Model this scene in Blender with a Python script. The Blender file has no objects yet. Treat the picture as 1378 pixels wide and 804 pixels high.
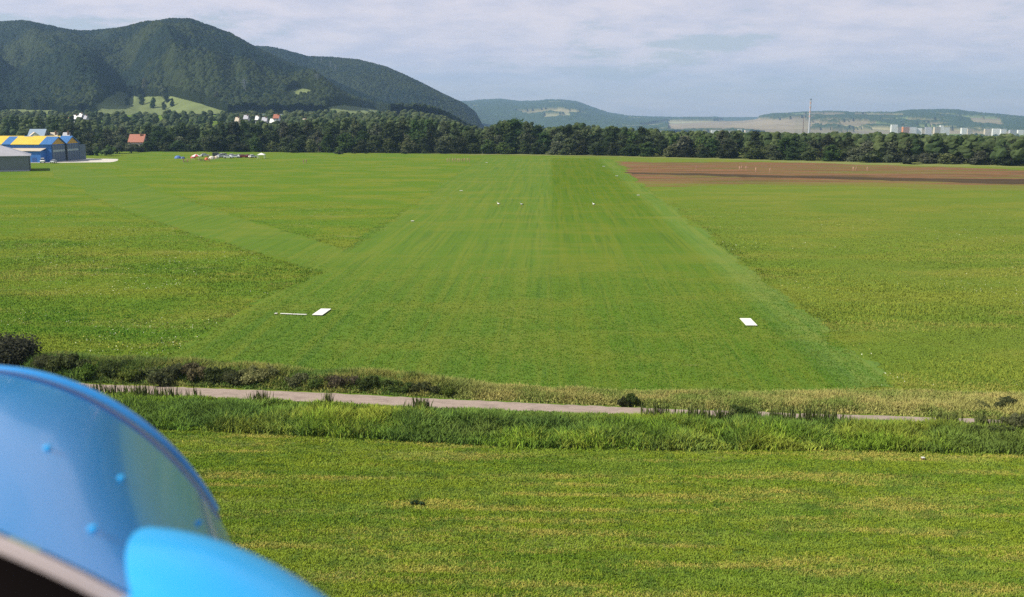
import bpy, bmesh, math, random
import numpy as np
from mathutils import Vector, Matrix, Euler
R = math.radians
random.seed(7); rng = np.random.default_rng(7)
sc = bpy.context.scene
COL = sc.collection

# ------------------------------------------------------------------ camera, sky, sun, exposure
F, CX, CY = 1400.0, 689.0, 402.0            # photograph's pixels
HC = 25.0                                   # eye height above the airfield
PITCH = math.atan((402-156)/F); YAW = math.atan(53/F*math.cos(PITCH))
cam = bpy.data.cameras.new('camera'); camo = bpy.data.objects.new('camera', cam); COL.objects.link(camo)
cam.sensor_width = 23.6; cam.lens = 23.6*F/1378; cam.clip_start = 0.05; cam.clip_end = 60000
camo.location = (0, 0, HC); camo.rotation_euler = (math.pi/2-PITCH, 0, YAW)
cam.dof.use_dof = True; cam.dof.focus_distance = 250; cam.dof.aperture_fstop = 2.8
sc.camera = camo
SUN_EL, SUN_AZ = R(42), R(-106)              # azimuth clockwise from +Y (runway direction)
w = bpy.data.worlds.new('World'); sc.world = w; w.use_nodes = True
def build_world():
    nt = w.node_tree; N = nt.nodes; L = nt.links; N.clear()
    out = N.new('ShaderNodeOutputWorld'); bg = N.new('ShaderNodeBackground'); bg.inputs[1].default_value = 0.075
    L.new(bg.outputs[0], out.inputs[0])
    sky = N.new('ShaderNodeTexSky'); sky.sky_type = 'NISHITA'; sky.sun_disc = False
    sky.sun_elevation = SUN_EL; sky.sun_rotation = SUN_AZ; sky.altitude = 400; sky.dust_density = 1.0; sky.air_density = 1.0
    tc = N.new('ShaderNodeTexCoord'); sep = N.new('ShaderNodeSeparateXYZ'); L.new(tc.outputs['Generated'], sep.inputs[0])
    def m(op, a, b=None, c=None):
        n = N.new('ShaderNodeMath'); n.operation = op
        for k, v in enumerate((a, b, c)):
            if v is None: continue
            if isinstance(v, (int, float)): n.inputs[k].default_value = v
            else: L.new(v, n.inputs[k])
        return n.outputs[0]
    zz = m('ADD', m('MAXIMUM', sep.outputs[2], 0.0), 0.17)
    cb = N.new('ShaderNodeCombineXYZ'); L.new(m('DIVIDE', sep.outputs[0], zz), cb.inputs[0]); L.new(m('DIVIDE', sep.outputs[1], zz), cb.inputs[1])
    def noise(scale, det, rough, off):
        mp = N.new('ShaderNodeMapping'); mp.inputs['Location'].default_value = off; L.new(cb.outputs[0], mp.inputs[0])
        n = N.new('ShaderNodeTexNoise'); n.inputs['Scale'].default_value = scale; n.inputs['Detail'].default_value = det
        n.inputs['Roughness'].default_value = rough; L.new(mp.outputs[0], n.inputs[0]); return n.outputs[0]
    def ss(x, a, b):
        n = N.new('ShaderNodeMapRange'); n.interpolation_type = 'SMOOTHSTEP'; L.new(x, n.inputs[0])
        n.inputs[1].default_value = a; n.inputs[2].default_value = b; return n.outputs[0]
    n1 = noise(0.9, 7, 0.55, (3.1, 1.7, 0)); n2 = noise(3.0, 8, 0.62, (9.2, 4.4, 0))
    cov = m('ADD', m('MULTIPLY', n1, 0.6), m('MULTIPLY', n2, 0.4))
    # broken cloud overhead, more closed towards the horizon
    low = ss(sep.outputs[2], 0.45, 0.02)
    mask = ss(m('ADD', cov, m('MULTIPLY', low, 0.10)), 0.45, 0.58)
    mask = m('MULTIPLY', mask, m('ADD', 0.30, m('MULTIPLY', ss(sep.outputs[2], 0.0, 0.06), 0.62)))
    mask = m('MAXIMUM', mask, m('MULTIPLY', low, 0.5))
    mixc = N.new('ShaderNodeMix'); mixc.data_type = 'RGBA'
    L.new(ss(n2, 0.36, 0.66), mixc.inputs[0])
    mixc.inputs[6].default_value = (6.6, 6.4, 7.5, 1); mixc.inputs[7].default_value = (8.5, 7.7, 8.2, 1)
    mixs = N.new('ShaderNodeMix'); mixs.data_type = 'RGBA'
    L.new(mask, mixs.inputs[0]); L.new(sky.outputs[0], mixs.inputs[6]); L.new(mixc.outputs[2], mixs.inputs[7])
    L.new(mixs.outputs[2], bg.inputs[0])
build_world()
sl = bpy.data.lights.new('sun', 'SUN'); sl.energy = 4.6; sl.angle = R(0.5); sl.color = (1, .94, .80)
slo = bpy.data.objects.new('sun', sl); COL.objects.link(slo)
sd = Vector((math.sin(SUN_AZ)*math.cos(SUN_EL), math.cos(SUN_AZ)*math.cos(SUN_EL), math.sin(SUN_EL)))
slo.rotation_euler = sd.to_track_quat('Z', 'Y').to_euler(); slo.location = (0, 0, 60)
sc.view_settings.view_transform = 'Standard'; sc.view_settings.look = 'None'
sc.view_settings.exposure = 0.50; sc.view_settings.gamma = 1
sc.render.engine = 'CYCLES'
try:
    sc.cycles.use_denoising = False; sc.cycles.denoiser = 'OPENIMAGEDENOISE'
    sc.cycles.volume_bounces = 1; sc.cycles.max_bounces = 6; sc.cycles.transparent_max_bounces = 8
except Exception: pass

# ------------------------------------------------------------------ helpers
def ray(px, py):
    cx = (px-CX)/F; cy = -(py-CY)/F
    f = math.cos(PITCH)+cy*math.sin(PITCH); z = -math.sin(PITCH)+cy*math.cos(PITCH)
    x = cx*math.cos(YAW)-f*math.sin(YAW); y = f*math.cos(YAW)+cx*math.sin(YAW)
    return x, y, z
def G(px, py, z=0.0):                       # where the line of sight meets the plane z
    x, y, v = ray(px, py); t = (z-HC)/v
    return (x*t, y*t, z)
def AT(px, py, Y):                          # point on the line of sight at distance Y
    x, y, v = ray(px, py); return (x/y*Y, Y, HC+v/y*Y)
def uv(px, py):
    x, y, v = ray(px, py); return x/y, v/y
def to_px(x, y, z):                         # inverse, numpy ok
    r = x*math.cos(YAW)+y*math.sin(YAW); f = -x*math.sin(YAW)+y*math.cos(YAW); v = z-HC
    d = f*math.cos(PITCH)-v*math.sin(PITCH); up = f*math.sin(PITCH)+v*math.cos(PITCH)
    return CX+F*r/d, CY-F*up/d
def ss(x, a, b):
    t = np.clip((np.asarray(x, float)-a)/(b-a), 0, 1); return t*t*(3-2*t)
def vnoise(x, y, seed=0):
    xi = np.floor(x).astype(np.int64); yi = np.floor(y).astype(np.int64); fx = x-xi; fy = y-yi
    fx = fx*fx*(3-2*fx); fy = fy*fy*(3-2*fy)
    def h(a, b):
        n = (a*374761393+b*668265263+seed*1274126177) & 0xffffffff
        n = ((n ^ (n >> 13))*1274126177) & 0xffffffff
        return ((n ^ (n >> 16)) & 0xffff)/65535.0
    return (h(xi, yi)*(1-fx)+h(xi+1, yi)*fx)*(1-fy)+(h(xi, yi+1)*(1-fx)+h(xi+1, yi+1)*fx)*fy
def hash2(a, b, seed=0):
    n = (a*374761393+b*668265263+seed*1274126177) & 0xffffffff
    n = ((n ^ (n >> 13))*1274126177) & 0xffffffff
    return ((n ^ (n >> 16)) & 0xffff)/65535.0
def fbm(x, y, seed=0, o=4):
    s = 0; a = 0.5
    for k in range(o): s = s+a*vnoise(x*2**k, y*2**k, seed+k*17); a /= 2
    return s/(1-0.5**o)
def tag(o, label=None, cat=None, group=None, kind=None):
    for k, v in (('label', label), ('category', cat), ('group', group), ('kind', kind)):
        if v: o[k] = v
    return o
def empty(name, loc, rz=0, label=None, cat=None, group=None):
    o = bpy.data.objects.new(name, None); COL.objects.link(o); o.location = loc; o.rotation_euler = (0, 0, rz)
    o.empty_display_size = 0.2
    return tag(o, label, cat, group)
def link(name, me, parent=None, mat=None):
    o = bpy.data.objects.new(name, me); COL.objects.link(o)
    if parent: o.parent = parent
    if mat: me.materials.append(mat)
    return o
def big_mesh(name, V, T, col=None, smooth=False):     # V (n,3) T (m,3|4) col (n,3)
    me = bpy.data.meshes.new(name); V = np.asarray(V, np.float32); T = np.asarray(T, np.int32); k = T.shape[1]
    me.vertices.add(len(V)); me.vertices.foreach_set('co', V.ravel())
    me.loops.add(T.size); me.loops.foreach_set('vertex_index', T.ravel())
    me.polygons.add(len(T)); me.polygons.foreach_set('loop_start', np.arange(0, T.size, k, dtype=np.int32))
    me.polygons.foreach_set('loop_total', np.full(len(T), k, np.int32))
    me.polygons.foreach_set('use_smooth', np.full(len(T), smooth, bool))
    if col is not None:
        a = me.color_attributes.new('col', 'FLOAT_COLOR', 'POINT')
        a.data.foreach_set('color', np.hstack([col, np.ones((len(V), 1))]).astype(np.float32).ravel())
    me.update(calc_edges=True); return me
def copy_tree(o, parent=None):
    c = o.copy(); COL.objects.link(c)
    if parent: c.parent = parent
    for ch in o.children: copy_tree(ch, c)
    return c

# ---- materials
def newmat(name):
    m = bpy.data.materials.new(name); m.use_nodes = True; nt = m.node_tree
    return m, nt.nodes, nt.links, nt.nodes['Principled BSDF']
def setp(p, rough=0.7, metal=0, spec=0.3, coat=0):
    p.inputs['Roughness'].default_value = rough; p.inputs['Metallic'].default_value = metal
    p.inputs['Specular IOR Level'].default_value = spec; p.inputs['Coat Weight'].default_value = coat
def simple(name, c, rough=0.6, metal=0, spec=0.4, var=0.15, scale=2.0, coat=0):
    m, N, L, p = newmat(name); setp(p, rough, metal, spec, coat)
    tc = N.new('ShaderNodeTexCoord'); n = N.new('ShaderNodeTexNoise'); n.inputs['Scale'].default_value = scale; n.inputs['Detail'].default_value = 5
    L.new(tc.outputs['Object'], n.inputs[0]); mx = N.new('ShaderNodeMix'); mx.data_type = 'RGBA'; L.new(n.outputs[0], mx.inputs[0])
    mx.inputs[6].default_value = (*[v*(1-var) for v in c], 1); mx.inputs[7].default_value = (*[min(1, v*(1+var)) for v in c], 1)
    L.new(mx.outputs[2], p.inputs['Base Color']); return m
def attr_mat(name, rough=0.7, trans=0.0, spec=0.15, vscale=0, vamt=0.3, gain=1.0, upn=0.0, orand=0.0):
    m, N, L, p = newmat(name); setp(p, rough, 0, spec)
    a = N.new('ShaderNodeAttribute'); a.attribute_name = 'col'; c = a.outputs['Color']
    if vscale or gain != 1.0:
        hs = N.new('ShaderNodeHueSaturation'); L.new(c, hs.inputs['Color']); c = hs.outputs[0]; hs.inputs['Value'].default_value = gain
        if vscale:
            tc = N.new('ShaderNodeTexCoord'); n = N.new('ShaderNodeTexNoise'); n.inputs['Scale'].default_value = vscale; n.inputs['Detail'].default_value = 6
            n.inputs['Roughness'].default_value = 0.7
            L.new(tc.outputs['Object'], n.inputs[0]); mr = N.new('ShaderNodeMapRange'); L.new(n.outputs[0], mr.inputs[0])
            mr.inputs[1].default_value = 0.25; mr.inputs[2].default_value = 0.75; mr.inputs[3].default_value = gain*(1-vamt); mr.inputs[4].default_value = gain*(1+vamt)
            L.new(mr.outputs[0], hs.inputs['Value'])
    if orand:
        oi = N.new('ShaderNodeObjectInfo'); mr = N.new('ShaderNodeMapRange'); L.new(oi.outputs['Random'], mr.inputs[0]); mr.inputs[3].default_value = 1-orand; mr.inputs[4].default_value = 1+orand
        h2 = N.new('ShaderNodeHueSaturation'); L.new(c, h2.inputs['Color']); L.new(mr.outputs[0], h2.inputs['Value']); c = h2.outputs[0]
        m1 = N.new('ShaderNodeMath'); m1.operation = 'MULTIPLY'; m1.inputs[1].default_value = 7.31; L.new(oi.outputs['Random'], m1.inputs[0]); m2 = N.new('ShaderNodeMath'); m2.operation = 'FRACT'; L.new(m1.outputs[0], m2.inputs[0])
        m3 = N.new('ShaderNodeMapRange'); L.new(m2.outputs[0], m3.inputs[0]); m3.inputs[3].default_value = .465; m3.inputs[4].default_value = .515; L.new(m3.outputs[0], h2.inputs['Hue'])
        m4 = N.new('ShaderNodeMapRange'); L.new(m2.outputs[0], m4.inputs[0]); m4.inputs[3].default_value = .75; m4.inputs[4].default_value = 1.1; L.new(m4.outputs[0], h2.inputs['Saturation'])
    L.new(c, p.inputs['Base Color'])
    if upn:
        g = N.new('ShaderNodeNewGeometry'); vm = N.new('ShaderNodeVectorMath'); vm.operation = 'SCALE'; vm.inputs['Scale'].default_value = 1-upn; L.new(g.outputs['Normal'], vm.inputs[0])
        va = N.new('ShaderNodeVectorMath'); va.operation = 'ADD'; L.new(vm.outputs[0], va.inputs[0]); va.inputs[1].default_value = (0, 0, upn); vn = N.new('ShaderNodeVectorMath'); vn.operation = 'NORMALIZE'; L.new(va.outputs[0], vn.inputs[0]); L.new(vn.outputs[0], p.inputs['Normal'])
    if trans:
        t = N.new('ShaderNodeBsdfTranslucent'); L.new(c, t.inputs[0]);
        if upn: L.new(vn.outputs[0], t.inputs['Normal'])
        mx = N.new('ShaderNodeMixShader'); mx.inputs[0].default_value = trans
        L.new(p.outputs[0], mx.inputs[1]); L.new(t.outputs[0], mx.inputs[2]); L.new(mx.outputs[0], N['Material Output'].inputs[0])
    return m
def turf(name, layers, base, bump=0.3, bscale=6.0, rough=0.85):
    """base colour, then layers (colour, scale xyz, detail, threshold lo, hi, amount) mixed in by noise of the ground position"""
    m, N, L, p = newmat(name); setp(p, rough, 0, 0.0)
    geo = N.new('ShaderNodeNewGeometry'); cur = None
    for i, (c, scl, det, lo, hi, amt) in enumerate(layers):
        mp = N.new('ShaderNodeMapping'); mp.inputs['Scale'].default_value = scl; mp.inputs['Location'].default_value = (i*13.7, i*7.3, 0)
        L.new(geo.outputs['Position'], mp.inputs[0])
        n = N.new('ShaderNodeTexNoise'); n.inputs['Scale'].default_value = 1.0; n.inputs['Detail'].default_value = det; n.inputs['Roughness'].default_value = 0.62
        L.new(mp.outputs[0], n.inputs[0])
        mr = N.new('ShaderNodeMapRange'); mr.interpolation_type = 'SMOOTHSTEP'; L.new(n.outputs[0], mr.inputs[0])
        mr.inputs[1].default_value = lo; mr.inputs[2].default_value = hi; mr.inputs[4].default_value = amt
        mx = N.new('ShaderNodeMix'); mx.data_type = 'RGBA'; L.new(mr.outputs[0], mx.inputs[0])
        if cur is None: mx.inputs[6].default_value = (*base, 1)
        else: L.new(cur, mx.inputs[6])
        mx.inputs[7].default_value = (*c, 1); cur = mx.outputs[2]
    b = N.new('ShaderNodeBump'); b.inputs['Strength'].default_value = bump; b.inputs['Distance'].default_value = 0.12
    n = N.new('ShaderNodeTexNoise'); n.inputs['Scale'].default_value = bscale; n.inputs['Detail'].default_value = 4
    L.new(geo.outputs['Position'], n.inputs[0]); L.new(n.outputs[0], b.inputs['Height']); L.new(b.outputs[0], p.inputs['Normal'])
    L.new(cur, p.inputs['Base Color'])
    return m, N, L, p, cur

# ------------------------------------------------------------------ terrain
def T(x, y):
    x = np.asarray(x, float); y = np.asarray(y, float); yy = np.maximum(y, 1.0); u = x/yy
    wl = 1-ss(u, -0.13, -0.03); wl = np.where(y < 200, 0, wl)
    r = np.hypot(x, y)
    return wl*26*ss(y, 780, 1700)-(1-wl)*62*ss(r, 640, 2700)
def Tz(x, y): return float(T(x, y))

# ground colours (albedo)
GREEN = (.100, .175, .020); YG = (.175, .198, .028); STRAW = (.28, .25, .10); DK = (.06, .118, .018)
ground_m, gN, gL, gp, gc = turf('meadow_grass', [
    (YG, (.035, .06, 1), 5, .42, .62, .75), (DK, (.22, .3, 1), 6, .52, .72, .6), (STRAW, (.05, .11, 1), 6, .58, .74, .40),
    (DK, (3.2, 3.2, 1), 4, .48, .7, .55), (YG, (7, 7, 1), 3, .52, .7, .55)], GREEN, .5, 5)
def drier_with_x():                          # the meadow on the +x side is drier and browner
    geo = gN.new('ShaderNodeNewGeometry'); sep = gN.new('ShaderNodeSeparateXYZ'); gL.new(geo.outputs['Position'], sep.inputs[0])
    mr = gN.new('ShaderNodeMapRange'); mr.interpolation_type = 'SMOOTHSTEP'; gL.new(sep.outputs[0], mr.inputs[0]); mr.inputs[1].default_value = 0; mr.inputs[2].default_value = 60; mr.inputs[4].default_value = .25
    mx = gN.new('ShaderNodeMix'); mx.data_type = 'RGBA'; gL.new(mr.outputs[0], mx.inputs[0]); gL.new(gc, mx.inputs[6]); mx.inputs[7].default_value = (.19, .185, .05, 1); gL.new(mx.outputs[2], gp.inputs['Base Color'])
drier_with_x()
def polar_ground():
    rr = np.concatenate([[0], np.geomspace(8, 14000, 110)]); na = 240
    a = np.linspace(0, 2*np.pi, na, endpoint=False)
    Rr, A = np.meshgrid(rr, a, indexing='ij'); X = Rr*np.sin(A); Y = Rr*np.cos(A)
    V = np.stack([X, Y, T(X, Y)], -1).reshape(-1, 3)
    i = np.arange(len(rr)-1)[:, None]*na; j = np.arange(na)[None]; j2 = (j+1) % na
    Q = np.stack([i+j, i+na+j, i+na+j2, i+j2], -1).reshape(-1, 4)[:, ::-1]
    o = link('ground', big_mesh('ground', V, Q, smooth=True), None, ground_m); tag(o, kind='structure')
polar_ground()

def ragged(pts, step, jit, seed=1):
    r = np.random.default_rng(seed); out = []
    n = len(pts); wob = r.normal(size=4000); wob = np.convolve(wob, np.hanning(17), 'same')/2.6
    for i in range(n):
        a = np.array(pts[i][:2]); b = np.array(pts[(i+1) % n][:2]); d = np.linalg.norm(b-a); k = max(1, min(400, int(d/step)))
        nrm = np.array([-(b-a)[1], (b-a)[0]])/(d+1e-9)
        for q in range(k): out.append(a+(b-a)*q/k+nrm*(r.normal()*jit+wob[len(out) % 4000]*jit*2.2)*(q > 0))
    return out
def sheet(name, pts, z, mat, step=1.0, jit=.15, seed=1):
    P = ragged(pts, step, jit, seed); bm = bmesh.new()
    f = bm.faces.new([bm.verts.new((p[0], p[1], z)) for p in P]); bm.normal_update()
    if f.normal.z < 0: f.normal_flip()
    bmesh.ops.triangulate(bm, faces=bm.faces[:]); me = bpy.data.meshes.new(name); bm.to_mesh(me); bm.free()
    return tag(link(name, me, None, mat), kind='structure')
def Gs(*pp): return [G(*p) for p in pp]

# runway: light and dark halves from the two mowing directions, wheel streaks along its length
def runway_mat():
    m, N, L, p, cur = turf('mown_turf', [
        ((.132, .178, .012), (.55, .012, 1), 4, .44, .60, .65), ((.055, .12, .014), (1.3, .02, 1), 3, .52, .66, .6),
        ((.155, .18, .016), (.03, .06, 1), 5, .46, .68, .6), ((.075, .14, .012), (.07, .35, 1), 5, .50, .68, .4), ((.24, .20, .07), (.11, .3, 1), 5, .66, .76, .5),
        ((.07, .13, .015), (5, 5, 1), 4, .48, .7, .45), ((.18, .20, .04), (9, 9, 1), 3, .55, .75, .4)], (.086, .160, .009), .35, 7)
    geo = N.new('ShaderNodeNewGeometry'); sep = N.new('ShaderNodeSeparateXYZ'); L.new(geo.outputs['Position'], sep.inputs[0])
    nz = N.new('ShaderNodeTexNoise'); nz.inputs['Scale'].default_value = .35; L.new(geo.outputs['Position'], nz.inputs[0])
    ad = N.new('ShaderNodeMath'); ad.operation = 'MULTIPLY_ADD'; L.new(nz.outputs[0], ad.inputs[0]); ad.inputs[1].default_value = 2.5; L.new(sep.outputs[0], ad.inputs[2])
    mr = N.new('ShaderNodeMapRange'); mr.interpolation_type = 'SMOOTHSTEP'; L.new(ad.outputs[0], mr.inputs[0]); mr.inputs[1].default_value = -.2; mr.inputs[2].default_value = 3.2
    # outer swath on the far side of x is paler again
    mr2 = N.new('ShaderNodeMapRange'); mr2.interpolation_type = 'SMOOTHSTEP'; L.new(ad.outputs[0], mr2.inputs[0]); mr2.inputs[1].default_value = 27; mr2.inputs[2].default_value = 31
    yr = N.new('ShaderNodeMapRange'); L.new(sep.outputs[1], yr.inputs[0]); yr.inputs[1].default_value = 140; yr.inputs[2].default_value = 420
    yr.inputs[3].default_value = .15; yr.inputs[4].default_value = 1.0
    mu = N.new('ShaderNodeMath'); mu.operation = 'MULTIPLY'; L.new(mr.outputs[0], mu.inputs[0]); L.new(yr.outputs[0], mu.inputs[1])
    su = N.new('ShaderNodeMath'); su.operation = 'SUBTRACT'; L.new(mu.outputs[0], su.inputs[0]); L.new(mr2.outputs[0], su.inputs[1])
    vr = N.new('ShaderNodeMapRange'); L.new(su.outputs[0], vr.inputs[0]); vr.inputs[1].default_value = -1; vr.inputs[3].default_value = 1.28; vr.inputs[4].default_value = .90
    sr = N.new('ShaderNodeMapRange'); L.new(su.outputs[0], sr.inputs[0]); sr.inputs[1].default_value = -1; sr.inputs[3].default_value = .84; sr.inputs[4].default_value = .97
    hs = N.new('ShaderNodeHueSaturation'); L.new(cur, hs.inputs['Color']); L.new(vr.outputs[0], hs.inputs['Value']); L.new(sr.outputs[0], hs.inputs['Saturation'])
    L.new(hs.outputs[0], p.inputs['Base Color']); return m
RW_M = runway_mat()
sheet('runway', Gs((650, 212), (610, 238), (540, 290), (470, 330), (428, 366), (345, 412), (270, 455), (215, 490), (330, 502), (480, 514), (640, 524), (830, 532),
      (1000, 531), (1205, 522), (1100, 434), (1000, 352), (930, 300), (870, 252), (822, 214)), .024, RW_M, 1.0, .4, 2)
track_m, *_ = turf('mown_track_turf', [((.155, .20, .022), (.05, .09, 1), 5, .45, .62, .6), (DK, (.3, .08, 1), 5, .5, .7, .35), (DK, (4, 4, 1), 4, .48, .68, .5)], (.118, .185, .014), .4, 6)
sheet('mown_track', Gs((60, 222), (110, 226), (166, 240), (257, 272), (330, 295), (410, 319), (480, 345), (500, 362), (428, 366), (340, 340), (257, 315), (150, 275), (84, 243)), .012, RW_M, 1.5, .4, 3)
# brown stubble and tilled soil beyond
soil_m, sN, sL, sp, scol = turf('tilled_soil', [((.10, .075, .035), (.02, .16, 1), 6, .46, .60, .8), ((.13, .15, .035), (.012, .09, 1), 7, .50, .62, .85), ((.26, .20, .12), (.03, .3, 1), 6, .55, .68, .6),
    ((.075, .05, .032), (.3, .8, 1), 5, .5, .7, .5)], (.21, .11, .06), .5, 2)
def weedy_edge():                            # weeds spread in patches over the near border of the bare ground
    geo = sN.new('ShaderNodeNewGeometry'); sep = sN.new('ShaderNodeSeparateXYZ'); sL.new(geo.outputs['Position'], sep.inputs[0])
    mp = sN.new('ShaderNodeMapping'); mp.inputs['Scale'].default_value = (.02, .05, 1); sL.new(geo.outputs['Position'], mp.inputs[0])
    n = sN.new('ShaderNodeTexNoise'); n.inputs['Scale'].default_value = 1; n.inputs['Detail'].default_value = 8; n.inputs['Roughness'].default_value = .7; sL.new(mp.outputs[0], n.inputs[0])
    a = sN.new('ShaderNodeMath'); a.operation = 'MULTIPLY_ADD'; sL.new(n.outputs[0], a.inputs[0]); a.inputs[1].default_value = -160; sL.new(sep.outputs[1], a.inputs[2])
    mr = sN.new('ShaderNodeMapRange'); mr.interpolation_type = 'SMOOTHSTEP'; sL.new(a.outputs[0], mr.inputs[0]); mr.inputs[1].default_value = 335; mr.inputs[2].default_value = 280
    mx = sN.new('ShaderNodeMix'); mx.data_type = 'RGBA'; sL.new(mr.outputs[0], mx.inputs[0]); sL.new(scol, mx.inputs[6]); mx.inputs[7].default_value = (.15, .17, .035, 1); sL.new(mx.outputs[2], sp.inputs['Base Color'])
weedy_edge()
sheet('ploughed_field', Gs((828, 218), (1100, 219), (1378, 229), (1500, 234), (1500, 262), (1378, 257), (1240, 256), (1120, 250), (1000, 247), (870, 252)), .012, soil_m, 5.0, 2.2, 4)
dark_m, *_ = turf('damp_soil', [((.10, .08, .045), (.03, .2, 1), 5, .45, .65, .7), ((.05, .055, .03), (.02, .2, 1), 4, .5, .7, .5)], (.07, .05, .034), .5, 2)
sheet('tilled_strip', Gs((842, 232), (1000, 235), (1150, 238), (1378, 241), (1500, 243), (1500, 250), (1378, 248), (1200, 244), (1000, 239), (850, 235)), .030, dark_m, 4.0, 1.3, 5)
pale_m, *_ = turf('dry_strip_grass', [((.22, .22, .08), (.03, .2, 1), 5, .42, .6, .8), ((.12, .17, .04), (.1, .4, 1), 4, .5, .7, .7)], (.17, .20, .06), .4, 3)
sheet('field_margin', Gs((455, 205), (640, 208.5), (830, 211), (1000, 216), (1150, 222), (1378, 226), (1560, 232), (1560, 222.5), (1378, 218), (1150, 213), (1000, 209), (690, 204.5), (400, 201)), .016, pale_m, 2.0, .8, 6)
# concrete apron
conc_m = simple('pale_concrete', (.56, .52, .45), .85, var=.2, scale=.1)
sheet('apron', Gs((30, 219.5), (80, 219.3), (148, 218.6), (158, 214.4), (108, 213.6), (60, 213.6), (40, 216)), .036, conc_m, 3.0, .3, 7)
# hay meadow under the aircraft
hay_m, *_ = turf('hay_meadow_turf', [(STRAW, (.06, .42, 1), 6, .50, .66, .55), (DK, (.05, .33, 1), 6, .50, .66, .7), (YG, (1.1, 2.0, 1), 5, .45, .65, .6),
    (DK, (6, 6, 1), 4, .45, .7, .6)], (.10, .155, .028), .5, 9)
sheet('hay_meadow', [(-160, -60), (160, -60), (160, 74), (60, 77), (0, 79.5), (-40, 82), (-160, 90)], .01, hay_m, 1.0, .25, 8)
# gravel road with two wheel tracks
def road():
    top = [(-60, 505), (60, 512), (125, 518), (180, 519.5), (300, 524), (450, 530), (600, 538), (750, 545), (900, 551), (1050, 556), (1275, 563), (1450, 569), (1600, 574)]
    wd = [14, 13, 12, 12, 13, 13, 12.5, 11, 9.5, 9, 8, 8, 8]
    prof = [(0, 0), (.12, .03), (.3, .02), (.5, .06), (.7, .02), (.88, .03), (1, 0)]
    V = []; 
    P = []
    for k in range(len(top)-1):
        for q in range(20):
            t = q/20; px = top[k][0]*(1-t)+top[k+1][0]*t; py = top[k][1]*(1-t)+top[k+1][1]*t; ww = wd[k]*(1-t)+wd[k+1]*t; P.append((px, py, ww))
    rr = np.random.default_rng(3)
    for px, py, ww in P:
        a = np.array(G(px, py)); b = np.array(G(px, py+ww)); ja, jb = rr.normal(0, .07, 2)
        a[1] += ja; b[1] += jb
        for s, h in prof: V.append((*(a*(1-s)+b*s)[:2], .03+h))
    n = len(prof); Q = [(i*n+j, i*n+j+1, (i+1)*n+j+1, (i+1)*n+j) for i in range(len(P)-1) for j in range(n-1)]
    m, *_ = turf('road_gravel', [((.24, .19, .16), (.5, 1.2, 1), 6, .45, .65, .7), ((.42, .34, .29), (2, 3, 1), 5, .5, .7, .6), ((.22, .17, .13), (.12, 3.2, 1), 5, .6, .72, .6), ((.2, .22, .1), (1, 2, 1), 5, .66, .76, .6)], (.34, .27, .23), .4, 12)
    tag(link('road', big_mesh('road', V, Q, smooth=True), None, m), kind='structure')
road()

# ------------------------------------------------------------------ hills (real distance, wooded with a canopy of their own)
def crest(pts):
    U = [uv(*p) for p in pts]; return np.array([a for a, b in U]), np.array([b for a, b in U])
def inpoly(x, y, P):
    c = np.zeros(np.shape(x), bool); n = len(P)
    for i in range(n):
        x1, y1 = P[i]; x2, y2 = P[(i+1) % n]
        if y1 == y2: continue
        c ^= ((y1 > y) != (y2 > y)) & (x < (x2-x1)*(y-y1)/(y2-y1)+x1)
    return c
class Hill:
    def __init__(s, pts, Yb, Yr, seed, gul, zb=20, k=6.0, Yv=0, drop=12):
        s.drop = drop
        s.u, s.v = crest(pts); s.Yb, s.Yr, s.seed, s.gul, s.zb, s.k, s.Yv = Yb, Yr, seed, gul, zb, k, Yv
    def yr(s, u): return s.Yr+s.Yv*(vnoise(u*5+3, u*0+.5, s.seed)-.5)
    def h(s, x, y):
        u = x/y; Yr = s.yr(u); top = HC+np.interp(u, s.u, s.v)*Yr; top = top-np.minimum(s.drop, 16+(s.drop-16)*np.clip(top/270, 0, 1)**1.5)
        t = (y-s.Yb)/(Yr-s.Yb)
        g = (fbm(u*s.k*2.2, y/900.0, s.seed, 4)-.5)*s.gul*np.clip(4*t*(1-t), 0, 1)
        g = g+(.5-np.abs(vnoise(u*s.k*3.1+y/1500, y/2500, s.seed+5)-.5)*2)*s.gul*.5*np.clip(3*t*(1-t), 0, 1)
        tt = np.clip(t+g, 0, 1)
        prof = np.where(tt < 1, 1-(1-tt)**1.45, 1.0); prof = np.where(tt < .35, prof*(.55+.45*tt/.35), prof)
        back = np.clip(t-1, 0, 5)
        base = T(x, y)
        return base+(np.maximum(top-base, -3))*prof*np.exp(-back*back*2.0)
HA = Hill([(-250, 60), (-60, 22), (0, 19), (30, 18), (75, 28), (110, 31), (180, 25), (225, 20), (255, 20), (290, 30), (325, 45), (350, 60), (400, 85), (440, 101), (480, 121), (520, 137), (560, 151), (600, 163), (640, 175)],
          1750, 3100, 11, .7, Yv=500, drop=42)
HB = Hill([(250, 75), (330, 60), (365, 63), (380, 66), (415, 76), (445, 77), (480, 80), (520, 92), (560, 110), (600, 129), (625, 140), (640, 152), (647, 165), (655, 180)], 2900, 3900, 23, .45, drop=20)
def fan(h, u0, u1, nu, y0, y1, ny):
    U, Yg = np.meshgrid(np.linspace(u0, u1, nu), np.geomspace(y0, y1, ny), indexing='ij'); X = U*Yg
    i = np.arange(nu-1)[:, None]*ny; j = np.arange(ny-1)[None]
    return X, Yg, np.stack([i+j, i+ny+j, i+ny+j+1, i+j+1], -1).reshape(-1, 4)
MEADOWS_A = [[(118, 152), (150, 128), (160, 123), (185, 130), (230, 129), (270, 140), (308, 152), (300, 160), (250, 163), (200, 160), (150, 156)], [(385, 124), (405, 119), (425, 122), (420, 134), (400, 141), (385, 138)],
             [(430, 147), (460, 141), (500, 146), (530, 157), (500, 160), (450, 158)], [(0, 148), (90, 149), (110, 153), (0, 158)]]
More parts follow.
